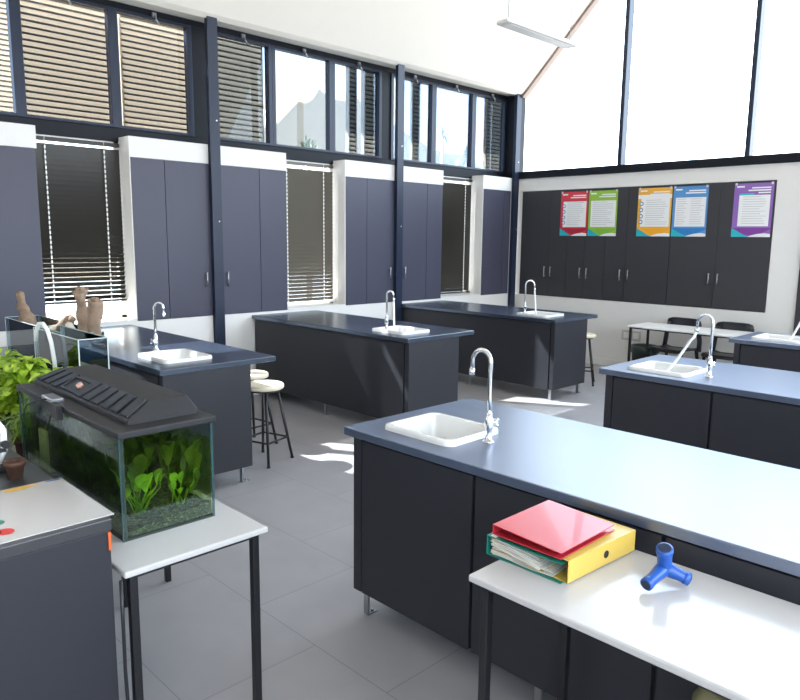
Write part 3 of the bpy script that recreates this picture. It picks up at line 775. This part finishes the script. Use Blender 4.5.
for k in range(nr_):
    f = (k+.5)/nr_
    if .26 < f < .50: continue
    a = Vector((bx0+(bx1-bx0)*f, by0, zl)).lerp(Vector((tx0+(tx1-tx0)*f, ty0, zt_)), .08); b = Vector((bx0+(bx1-bx0)*f, by0, zl)).lerp(Vector((tx0+(tx1-tx0)*f, ty0, zt_)), .96)
    hw_ = (bx1-bx0)/nr_*.33
    vs = [a+Vector((-hw_,0,0)), a+Vector((hw_,0,0)), b+Vector((hw_,0,0)), b+Vector((-hw_,0,0))]
    vs = [v-nn*.002 for v in vs] + [v+nn*.008 for v in vs]
    rg.add(vs, [(0,1,5,4), (1,2,6,5), (2,3,7,6), (3,0,4,7), (4,5,6,7)])
rg.build('ridges', 'blackpl', lo, .002)
# feeding hatch, knob, clip and cable
f = .38; a = Vector((bx0+(bx1-bx0)*f, by0, zl)).lerp(Vector((tx0+(tx1-tx0)*f, ty0, zt_)), .5)
ht = MB()
for u0, u1, v0, v1 in ((-.10,.10,.12,.22), (-.10,.10,.78,.88), (-.10,-.085,.12,.88), (.085,.10,.12,.88)):
    p = lambda u, v: Vector((a.x+u, 0, 0)) + Vector((0, by0+(ty0-by0)*v, zl+(zt_-zl)*v))
    q = [p(u0,v0), p(u1,v0), p(u1,v1), p(u0,v1)]; q = [v-nn*.002 for v in q]+[v+nn*.007 for v in q]
    ht.add(q, [(0,1,5,4), (1,2,6,5), (2,3,7,6), (3,0,4,7), (4,5,6,7)])
ht.build('feeding_hatch', 'blackpl', lo, .001)
kb = MB(); kb.tube([a+Vector((.03,0,0)), a+Vector((.03,0,0))+nn*.016], .013, 12); tag(kb.build('knob', mat('pale_pink', (.62,.36,.28), .5), lo), 'pale pink round knob')
cl = MB(); cl.box(-.18, -.06, -hy-.016, -hy+.03, H+.018, H+.035); cl.build('clip', 'brushed', lo, .004)
cl = MB(); cl.box(-.04, .03, -hy-.03, -hy-.006, H-.03, H+.03); cl.build('latch_block', 'blackpl', lo, .004)
cb = MB(); cb.tube([(-.10, -hy-.012, H+.03), (-.2, -hy-.022, H+.01), (-.32, -hy-.03, H-.03), (-.40, -hy-.025, H-.09), (-.46, -hy-.02, H-.10)], .003, 6); cb.tube([(-.04, -hy-.02, H+.0), (-.09, -hy-.015, H-.04), (-.12, -hy-.02, H-.09)], .0028, 6)
cb.build('cable', 'black', lo)
# cable that hangs behind the foreground bench end
c = MB(); c.tube([(4.60,-8.185,.70), (4.607,-8.188,.55), (4.600,-8.186,.40), (4.61,-8.187,.28), (4.622,-8.188,.20), (4.60,-8.186,.13), (4.585,-8.187,.05), (4.59,-8.187,.006)], .006, 8)
tag(c.build('power_cable', 'black'), 'black power cable hanging between the foreground bench end and the fish tank table', 'cable')

# ------------------------------------------------------------------ empty glass tanks
def glass_tank(label, x0, x1, y0, y1, z0, z1):
    cx, cy = (x0+x1)/2, (y0+y1)/2; t = thing('glass_tank', label, 'glass tank', (cx, cy, z0)); a, b, h = (x1-x0)/2, (y1-y0)/2, z1-z0
    for q in ((-a, a, -b, -b+.005), (-a, a, b-.005, b), (-a, -a+.005, -b, b), (a-.005, a, -b, b)):
        MB().box(*q, 0, h).build('glass_pane', 'cleartank', t)
    e = MB(); r = .0025
    for sx in (-1, 1):
        for sy in (-1, 1): e.box(sx*a-r, sx*a+r, sy*b-r, sy*b+r, 0, h)
        e.box(sx*a-r, sx*a+r, -b, b, h-.003, h+.001)
    for sy in (-1, 1): e.box(-a, a, sy*b-r, sy*b+r, h-.003, h+.001)
    e.build('glass_edge', mat('pale_glass_edge', (.62,.70,.68), .2), t)
    MB().box(-a, a, -b, b, 0, .006).build('base_pane', 'edgeglass', t)
    return t
glass_tank('long clear glass tank at the left edge, holding the bones', .83, 2.08, -7.42, -7.19, .80, 1.135)
gt_ = glass_tank('tall clear glass tank in front of the bones, with the white tube', 2.24, 2.92, -7.66, -7.51, .72, 1.215)
MB().box(-.33, -.02, -.06, .06, .29, .40).build('blue_box', mat('blue_plastic_pale', (.10,.22,.42), .4), gt_, .008)
MB().box(.03, .30, -.05, .05, .012, .33).build('contents', mat('straw', (.30,.27,.12), .8, noise=.4, nscale=20), gt_, .01)
h_ = MB(); pts = [(2.42+.0, -7.69, .98)]
pts = [(2.36, -7.69, 1.15), (2.38, -7.69, 1.21), (2.43, -7.69, 1.255), (2.50, -7.69, 1.262), (2.56, -7.69, 1.235), (2.61, -7.69, 1.17), (2.64, -7.69, 1.07), (2.655, -7.69, .92), (2.655, -7.69, .73)]
h_.tube(pts, .011, 10); tag(h_.build('siphon_tube', 'hose'), 'white plastic tube arching over the tall glass tank', 'tube')

# ------------------------------------------------------------------ bones
def bone(name, label, pts, rs, mt, knob0=1.0, knob1=1.6):
    m = MB(); P = [Vector(p) for p in pts]
    Q = []; R = []
    for i in range(len(P)-1):
        for k in range(5): f = k/5; Q.append(P[i].lerp(P[i+1], f)); R.append(rs[i]*(1-f)+rs[i+1]*f)
    Q.append(P[-1]); R.append(rs[-1])
    R = [q*(1+.05*math.sin(i*1.7+len(label))) if 0 < i < len(R)-3 else q for i, q in enumerate(R)]
    rr = random.Random(len(label)); n = 12
    m.tube(Q, R, n)
    m.v = [tuple(Vector(v) + Vector((noise.noise(Vector(v)*14), noise.noise(Vector(v)*14+Vector((9,0,0))), noise.noise(Vector(v)*14+Vector((0,9,0)))))*.020) for v in m.v]
    # knuckles at the top end
    T_ = P[-1]; d = (P[-1]-P[-2]).normalized()
    for sx in (-1, 1):
        c = T_ + Vector((sx*rs[-1]*.55, 0, 0)); r0 = rs[-1]*.62*knob1
        m.lathe([(r0*math.sin(PI*k/8), -r0*math.cos(PI*k/8)) for k in range(9)], c=tuple(c), n=12)
    o = m.build(name, mt); 
    return tag(o, label, 'bone')
bone('bone', 'upright brown bone at the far left, leaning out of its tank', [(1.16,-7.30,.815), (1.02,-7.29,.95), (.86,-7.28,1.10), (.74,-7.27,1.19), (.66,-7.26,1.29)], [.05,.055,.055,.036,.030], 'bone', knob1=1.2)
bone('bone', 'low slanting brown bone between the upright bones', [(1.52,-7.33,.83), (1.50,-7.31,.98), (1.48,-7.30,1.05), (1.62,-7.28,1.13), (1.74,-7.27,1.19)], [.05,.06,.055,.045,.035], 'bone', knob1=1.1)
bone('bone', 'tallest upright bone with a flared pale top', [(1.90,-7.26,.815), (1.92,-7.255,1.0), (1.90,-7.25,1.15), (1.885,-7.25,1.28), (1.88,-7.25,1.395)], [.045,.05,.04,.034,.045], 'bone', knob1=.8)
bone('bone', 'flat square-topped bone right of the tallest one', [(2.03,-7.235,.815), (2.04,-7.235,1.05), (2.06,-7.235,1.2), (2.07,-7.235,1.34)], [.035,.04,.038,.042], 'bone', knob1=.7)
bone('bone', 'small pale bone leaning at the foot of the tallest bone', [(2.06,-7.37,.815), (2.06,-7.37,1.0), (2.03,-7.37,1.10), (1.99,-7.37,1.185)], [.03,.04,.04,.025], 'bonew', knob1=1.0)

# ------------------------------------------------------------------ potted plants
def potted(label, x, y, z, R, Hh, n, mt, seed, grassy=False, pot_r=.09, pot_h=.11):
    t = thing('potted_plant', label, 'plant', (x, y, z)); r = random.Random(seed)
    MB().lathe([(0, 0), (pot_r*.75, 0), (pot_r, pot_h), (pot_r+.008, pot_h), (pot_r+.008, pot_h-.02), (pot_r-.01, pot_h-.005), (pot_r-.015, pot_h-.02), (0, pot_h-.02)], n=24).build('pot', 'terra', t)
    m = MB()
    for k in range(n):
        a = r.uniform(0, 2*PI); el = r.uniform(.1, 1.35)
        if grassy:
            d = Vector((math.cos(a)*math.cos(el)*.8, math.sin(a)*math.cos(el)*.8, math.sin(el)+.3)); leaf(m, (r.uniform(-.03,.03), r.uniform(-.03,.03), pot_h-.02), d, Hh*r.uniform(.6,1.1), .012, .9, 6)
        else:
            rad = R*r.uniform(.25, 1); c = Vector((math.cos(a)*math.cos(el)*rad, math.sin(a)*math.cos(el)*rad, pot_h*.6 + (Hh-pot_h)*math.sin(el)*r.uniform(.4, 1)))
            if k % 4 == 0: m.tube([(0, 0, pot_h-.02), Vector((c.x*.4, c.y*.4, c.z*.7)), c], .003, 5)
            d = Vector((math.cos(a)+r.uniform(-.6,.6), math.sin(a)+r.uniform(-.6,.6), r.uniform(-.1,.8)))
            leaf(m, c, d, r.uniform(.06,.11), r.uniform(.03,.055), r.uniform(.2,.7), 4)
    m.build('foliage', mt, t)
potted('bushy bright green plant in front of the tall glass tank', 2.72, -7.86, .72, .15, .44, 480, 'leaf', 21)
potted('bushy bright green plant right beside the far end of the fish tank', 3.06, -7.82, .72, .15, .42, 480, 'leaf', 22)
potted('bushy bright green plant hard against the left photo edge', 2.40, -7.90, .72, .15, .44, 400, 'leaf', 24)
potted('spidery grass-leaved green plant behind the terracotta pot', 3.22, -8.03, .72, .08, .26, 90, 'leafd', 25, True, .045)

# ------------------------------------------------------------------ things on the foreground bench
t = thing('flower_pot', 'small dark terracotta pot on the foreground bench at the left edge', 'pot', (3.99, -8.29, .9))
MB().lathe([(0, 0), (.024, 0), (.030, .045), (.036, .045), (.038, .062), (.032, .062), (.028, .040), (0, .040)], n=24).build('pot', 'terra', t)
MB().lathe([(0, .048), (.02, .050), (.028, .042)], n=16).build('soil', 'soil', t)
t = thing('microscope', 'small black and white microscope cut by the left photo edge', 'microscope', (3.86, -8.34, .9))
MB().box(-.06, .06, -.09, .05, 0, .022).build('base', 'blackpl', t, .006)
MB().box(-.05, .05, -.05, .05, .075, .085).build('stage', 'blackpl', t, .003)
MB().tube([(0, .03, .02), (.02, .05, .08), (.02, .05, .15), (.0, .03, .19), (-.01, -.0, .205)], .012, 10).build('arm', 'hose', t)
MB().tube([(-.01, -.01, .11), (-.02, -.03, .25)], .017, 14).build('tube', 'ceramic', t)
MB().tube([(-.005, -.005, .085), (-.01, -.01, .112)], .010, 12).build('objective', 'chrome', t)
MB().tube([(.02, .05, .10), (.05, .05, .10)], .014, 12).build('focus_knob', 'blackpl', t)
t = thing('label_card', 'small white card lying beside the terracotta pot', 'card', (3.955, -8.40, .9))
MB().box(-.04, .035, -.03, .03, 0, .002).build('card', 'paper', t)
# printed sheet
sx0, sx1, sy0, sy1 = 4.108, 4.560, -8.66, -8.178
t = thing('printed_sheet', 'large white printed sheet with coloured shapes on the foreground bench', 'printed sheet', ((sx0+sx1)/2, (sy0+sy1)/2, .9))
a, b = (sx1-sx0)/2, (sy1-sy0)/2
MB().box(-a, a, -b, b, .0005, .004).build('sheet', 'white_lam', t, .001)
p = MB(); z = .0046
def S(x, y): return (x-(sx0+sx1)/2, y-(sy0+sy1)/2, z)
def blob(m, cx, cy, rx, ry, n=14): m.add([S(cx+rx*math.cos(2*PI*k/n), cy+ry*math.sin(2*PI*k/n)) for k in range(n)], [tuple(range(n))])
p.cur = 0; p.quad(S(4.115,-8.212), S(4.128,-8.212), S(4.128,-8.182), S(4.115,-8.182)); p.quad(S(4.115,-8.235), S(4.129,-8.235), S(4.129,-8.19), S(4.116,-8.19))
p.cur = 1; p.add([S(4.118,-8.37), S(4.150,-8.36), S(4.148,-8.30), S(4.130,-8.262), S(4.118,-8.268)], [(0,1,2,3,4)])
p.cur = 2
for k in range(6): blob(p, 4.125+.008*(k % 2), -8.256+.006*k, .002, .002, 6)
p.cur = 3; blob(p, 4.400, -8.462, .022, .022)
p.cur = 4; blob(p, 4.485, -8.462, .026, .024); blob(p, 4.475, -8.485, .02, .016)
p.cur = 2; blob(p, 4.512, -8.445, .005, .003, 8); blob(p, 4.515, -8.452, .004, .003, 8)
p.build('print', ['bluegr', 'goldpr', 'greypr', 'greenpr', 'redpr'], t)
MB().box(4.579-3.391, 4.5835-3.391, -8.209+8.6375, -8.200+8.6375, .80, .858).build('edge_strip', 'orange', fbench)

# ------------------------------------------------------------------ binders
def binder(name, label, x0, x1, y0, y1, z0, z1, spine, mt, tilt=0, hole_=True, papers=True, fan_=0):
    """lever arch file lying flat; spine -1: on the -X side, +1: on the +X side"""
    ox, oy = (x0+x1)/2, (y0+y1)/2; t = thing(name, label, 'binder', (ox, oy, z0)); a, b, h = (x1-x0)/2, (y1-y0)/2, z1-z0; k = .0028
    MB().box(-a, a, -b, b, 0, k).build('back_cover', mt, t, .001)
    fc = MB()
    hl, hr = (h, h-tilt) if spine < 0 else (h-tilt, h)
    vs = [(-a, -b, hl-k), (a, -b, hr-k), (a, b, hr-k), (-a, b, hl-k), (-a, -b, hl), (a, -b, hr), (a, b, hr), (-a, b, hl)]
    fc.add(vs, [(3,2,1,0), (4,5,6,7), (0,1,5,4), (1,2,6,5), (2,3,7,6), (3,0,4,7)]); fc.build('front_cover', mt, t, .0008)
    s = MB(); xs = (-a, -a+k) if spine < 0 else (a-k, a); s.box(xs[0], xs[1], -b, b, 0, h); sp = s.build('spine', mt, t, .001)
    if hole_:
        x = xs[0]-.0006 if spine < 0 else xs[1]+.0006; n = 20; hb = MB(); hb.lathe([(.0, 0), (.009, 0)], n=20); hb.lathe([(.009, 0), (.009, .0012), (.0115, .0012), (.012, 0)], n=20)
        hb.v = [(x + (z if spine > 0 else -z), -b*-.08 + xx + .0, h/2+yy) for xx, yy, z in hb.v]
        hb.build('finger_hole', 'black', sp)
    if papers:
        r = random.Random(int(x0*1000)); pp = MB(); n = 9
        for i in range(n):
            f = (i+.5)/n; z = .006 + (h-tilt-.014)*f
            px0 = -a+.012 if spine < 0 else -a+.008+r.uniform(0,.02); px1 = a-.008-r.uniform(0,.02) if spine < 0 else a-.03
            y_ = r.uniform(0, .012) + .004
            sag = fan_*f
            pp.cur = 1 if i % 4 == 3 else 0
            vs = [(px0, -b-y_+.01, z+sag*(spine < 0)*0), (px1, -b-y_+.01, z-sag), (px1, b-.01, z-sag), (px0, b-.01, z)]
            vs += [(x, y, q+.0026) for x, y, q in vs]
            pp.add(vs, [(3,2,1,0), (4,5,6,7), (0,1,5,4), (1,2,6,5), (2,3,7,6), (3,0,4,7)])
        pp.build('paper_sheets', ['paper', 'cream'], t)
    rg = MB(); rx = -a+.03 if spine < 0 else a-.03
    for yy in (-.04, .04): rg.tube(arc((rx+(.014 if spine < 0 else -.014), yy, h*.45), h*.36, 0, PI, (1, 0), 10), .0015, 6)
    rg.build('ring_mechanism', 'chrome', t)
    return t
gx = binder('lever_arch_binder', 'teal-green binder at the bottom of the pile, spine to the left', 5.385, 5.650, -7.385, -7.06, .800, .862, -1, 'greenb', tilt=.002, hole_=False, papers=False)
bi = binder('lever_arch_binder', 'yellow lever arch binder with a round finger hole in its spine', 5.418, 5.678, -7.366, -7.026, .8035, .8715, 1, 'yellow', tilt=.004, papers=False); bi.rotation_euler = (0, 0, -.07)
binder('lever_arch_binder', 'red binder lying on top of the pile', 5.408, 5.648, -7.388, -7.090, .8725, .904, -1, 'red', tilt=.012, papers=False)
# fanned loose sheets sticking out of the open side
lm = MB(); r = random.Random(9)
for i in range(15):
    z = .8045 + i*.0041; lm.cur = 1 if i in (4, 9, 12) else 0
    an = math.radians(r.uniform(-5, 8)); c, s_ = math.cos(an), math.sin(an); px, py = 5.40+r.uniform(0, .008), -7.378-r.uniform(0, .010)
    W_, H_ = .212-.004*i, .285; dz = -.0022*i if i > 5 else .0
    def P_(u, v, w): return (px+u*c-v*s_, py+u*s_+v*c, z+dz*u/.2+w)
    n_ = 6; top_ = []; 
    for k in range(n_+1):
        u = W_*k/n_; wv = .002*math.sin(k*1.3+i)
        top_ += [P_(u, 0, wv), P_(u, H_, wv), P_(u, H_, wv+.0014), P_(u, 0, wv+.0014)]
    fs_ = [(0,1,2,3), (n_*4+3, n_*4+2, n_*4+1, n_*4)]
    for k in range(n_):
        for q in range(4): fs_.append((k*4+q, k*4+(q+1) % 4, (k+1)*4+(q+1) % 4, (k+1)*4+q))
    lm.add(top_, fs_)
ls = lm.build('loose_sheets', ['paper', 'cream'], gx, origin=tuple(gx.location)); ls.location = (0, 0, 0); ls['label'] = 'cream and white sheets slipping out of the open side'

# blue three-way tube
def tube3(label):
    J = Vector((5.807, -7.127, .842)); ends = [Vector((5.765, -7.062, .912)), Vector((5.803, -7.232, .822)), Vector((5.888, -7.120, .822))]
    J = Vector((5.846, -7.170, .848)); ends = [Vector((5.854, -7.196, .916)), Vector((5.836, -7.256, .823)), Vector((5.905, -7.140, .823))]
    t = thing('tube_connector', label, 'tube connector', (J.x, J.y, .80))
    m = MB(); o = Vector((J.x, J.y, .80))
    for i, e in enumerate(ends):
        d = (e-J); n = 6; r0 = .021; r1 = .0205 if i == 0 else .0165
        pts = [J-o-d*.10, J-o, J-o+d*.3, J-o+d*.6, J-o+d*.82, e-o]; rs = [r0*.8, r0, r0*.95, r1, r1*1.02, r1]
        m.tube(pts, rs, 20, cap=False)
        dn = d.normalized()
        # rolled rim and dark bore
        m.tube([e-o-dn*.018, e-o-dn*.014, e-o, e-o+dn*.001], [r1*1.0, r1*1.12, r1*1.12, r1*.78], 20, cap=False)
    m.lathe([(.0205*math.sin(PI*k/10), -.0205*math.cos(PI*k/10)) for k in range(11)], c=tuple(J-o), n=20)
    b = m.build('body', 'bluepl', t)
    for i, e in enumerate(ends):
        bo = MB()
        dn = (e-J).normalized(); r1 = .0205 if i == 0 else .0165
        bo.tube([e-o-dn*.002, e-o+dn*.0022], r1*.86, 18)
        bo.build('bore', M['bore'], t)
tube3('blue plastic three-way tube connector standing on the white table')
# crumpled bag under the near table
t = thing('carrier_bag', 'crumpled yellow and blue bag on the floor under the binder table', 'bag', (6.03, -7.11, 0))
m = MB(); r = random.Random(4); L = []
for z, s_ in ((0, .6), (.02, .75), (.20, .78), (.38, .72), (.48, .6), (.52, .4)):
    L.append([((.16*s_+r.uniform(-.012,.012))*math.cos(2*PI*k/18), (.10*s_+r.uniform(-.012,.012))*math.sin(2*PI*k/18), z+r.uniform(-.004,.004)*(z > 0)) for k in range(18)])
m.loft(L, cap0=True, cap1=True); m.build('bag_body', mat('dull_yellow_bag', (.30,.27,.14), .5, noise=.3, nscale=12), t)
MB().tube([(-.06, 0, .50), (-.05, 0, .56), (.0, 0, .59), (.05, 0, .56), (.06, 0, .50)], .008, 8).build('handle', 'bluepl', t)

# ------------------------------------------------------------------ outdoors, seen through the clerestory
hl = MB(); pts = [(-60, 2), (0, 6), (30, 12), (40, 14.0), (45, 16), (48, 19), (51, 21), (57, 20.5), (61, 18.8), (66, 16.6), (71, 14.8), (78, 14.6), (83, 12), (95, 8), (110, 4), (150, 1)]
vs = []
for y, z in pts: vs += [(-75+.1*y, y, -3), (-75+.1*y, y, z), (-110, y, z*.8)]
fs = []
for i in range(len(pts)-1): a = i*3; fs += [(a, a+3, a+4, a+1), (a+1, a+4, a+5, a+2)]
hl.add(vs, fs, True); o = hl.build('hill', 'hill'); tag(o, 'hazy pale mountain outside the high windows', 'hill')
def tree(label, x, y, z, s):
    t = thing('tree', label, 'tree', (x, y, 0)); r = random.Random(int(y*10))
    MB().tube([(0, 0, 0), (.02, 0, z*.5), (0, 0, z)], .05, 8).build('trunk', 'timber', t)
    m = MB()
    for k in range(150):
        v = Vector((r.gauss(0,1), r.gauss(0,1), r.gauss(0,1))).normalized()*s*r.uniform(.4,1); leaf(m, Vector((0,0,z))+v, v+Vector((0,0,.2)), s*.5, s*.16, .2, 3)
    m.build('crown', 'leaf_out', t)
def spiky(label, x, y, z, s, n):
    t = thing('spiky_plant', label, 'plant', (x, y, 0)); r = random.Random(n)
    MB().tube([(0, 0, 0), (.03, 0, z)], .03, 8).build('stem', 'timber', t)
    m = MB()
    for k in range(n):
        a = 2*PI*k/n; d = Vector((.2*math.sin(3*a), math.cos(a), math.sin(a)+.2)); leaf(m, (.03, 0, z), d, s*r.uniform(.7,1.2), s*.16, .5, 4)
    m.build('leaves', 'leaf_out', t)
tree('small bushy tree outside, low in the high window right of the first column', -3.0, -1.68, 3.10, .22)
spiky('spiky flower stalk outside the high window right of the middle column', -3.0, 1.58, 3.75, .22, 9)
spiky('spiky palm-like plant outside, low in the high window near the corner', -3.0, 2.30, 3.36, .36, 13)

# ------------------------------------------------------------------ groups of repeats
GR = {'lab bench': 'charcoal lab benches', 'sink': 'white sinks in the benches', 'tap': 'gooseneck taps beside the sinks', 'stool': 'round cream stools',
      'chair': 'black chairs by the back wall', 'poster': 'information posters on the back cupboards', 'cupboard': 'dark wall cupboards', 'column': 'steel columns',
      'blind': 'venetian blinds in the low windows', 'louvre': 'outside louvres behind the high windows', 'glass tank': 'clear glass tanks', 'bone': 'large bones standing in the long glass tank',
      'plant': 'green plants', 'binder': 'pile of lever arch binders', 'table': 'tables'}
for o in list(C.objects):
    if o.get('category') in GR and 'plant' not in o.name: o['group'] = GR[o['category']]
    if o.name.startswith('potted_plant'): o['group'] = 'potted plants beside the fish tank'
    if o.name.startswith('spiky_plant'): o['group'] = 'spiky plants outside the high windows'

# ------------------------------------------------------------------ light
w = bpy.data.worlds.new('World'); bpy.context.scene.world = w; w.use_nodes = True; nt = w.node_tree
bg = nt.nodes['Background']; tc = nt.nodes.new('ShaderNodeTexCoord'); sp = nt.nodes.new('ShaderNodeSeparateXYZ')
nt.links.new(tc.outputs['Generated'], sp.inputs[0])
rp = nt.nodes.new('ShaderNodeValToRGB')
rp.color_ramp.elements[0].position = .40; rp.color_ramp.elements[0].color = (.50, .48, .45, 1)
rp.color_ramp.elements[1].position = .95; rp.color_ramp.elements[1].color = (.62, .78, 1.0, 1)
e = rp.color_ramp.elements.new(.5); e.color = (.80, .89, 1.0, 1)
e = rp.color_ramp.elements.new(.62); e.color = (.76, .88, 1.0, 1)
mr = nt.nodes.new('ShaderNodeMapRange'); mr.inputs['From Min'].default_value = -1; mr.inputs['From Max'].default_value = 1
nt.links.new(sp.outputs['Z'], mr.inputs['Value']); nt.links.new(mr.outputs[0], rp.inputs[0])
nt.links.new(rp.outputs[0], bg.inputs['Color']); bg.inputs['Strength'].default_value = 5.0

sun = bpy.data.lights.new('sun', 'SUN'); so = bpy.data.objects.new('sun', sun); C.objects.link(so)
so.rotation_euler = Vector((.80, .47, -1)).to_track_quat('-Z', 'Y').to_euler()
sun.energy = 95; sun.color = (1, .93, .82); sun.angle = math.radians(.5)
def portal(loc, d, sx, sy):
    l = bpy.data.lights.new('window_portal', 'AREA'); l.shape = 'RECTANGLE'; l.size = sx; l.size_y = sy; l.cycles.is_portal = True
    o = bpy.data.objects.new('window_portal', l); C.objects.link(o); o.location = loc; o.rotation_euler = Vector(d).to_track_quat('-Z', 'Z' if abs(d[2]) < .5 else 'Y').to_euler()
portal((4.2, .14, 5.3), (0, -1, 0), 8.4, 5.2)
portal((XR-.02, -6, 2.2), (-1, 0, 0), 12, 2.4)

# ------------------------------------------------------------------ camera
cam = bpy.data.cameras.new('camera'); co = bpy.data.objects.new('camera', cam); C.objects.link(co)
yaw, pitch, roll = .7925, -.1565, .0114
f = Vector((-math.sin(yaw)*math.cos(pitch), math.cos(yaw)*math.cos(pitch), math.sin(pitch)))
rt = Vector((math.cos(yaw), math.sin(yaw), 0)); up = rt.cross(f)
r2 = rt*math.cos(roll) + up*math.sin(roll); u2 = -rt*math.sin(roll) + up*math.cos(roll)
mx = Matrix((r2, u2, -f)).transposed().to_4x4(); mx.translation = Vector((6.650, -9.012, 1.7504)); co.matrix_world = mx
cam.sensor_width = 36; cam.lens = 708.55/800*36; cam.clip_start = .05; cam.clip_end = 500
sc = bpy.context.scene; sc.camera = co
sc.view_settings.view_transform = 'Standard'; sc.view_settings.look = 'None'
sc.view_settings.exposure = 0.78
sc.cycles.max_bounces = 12; sc.cycles.diffuse_bounces = 5; sc.cycles.transparent_max_bounces = 24; sc.cycles.sample_clamp_indirect = 8
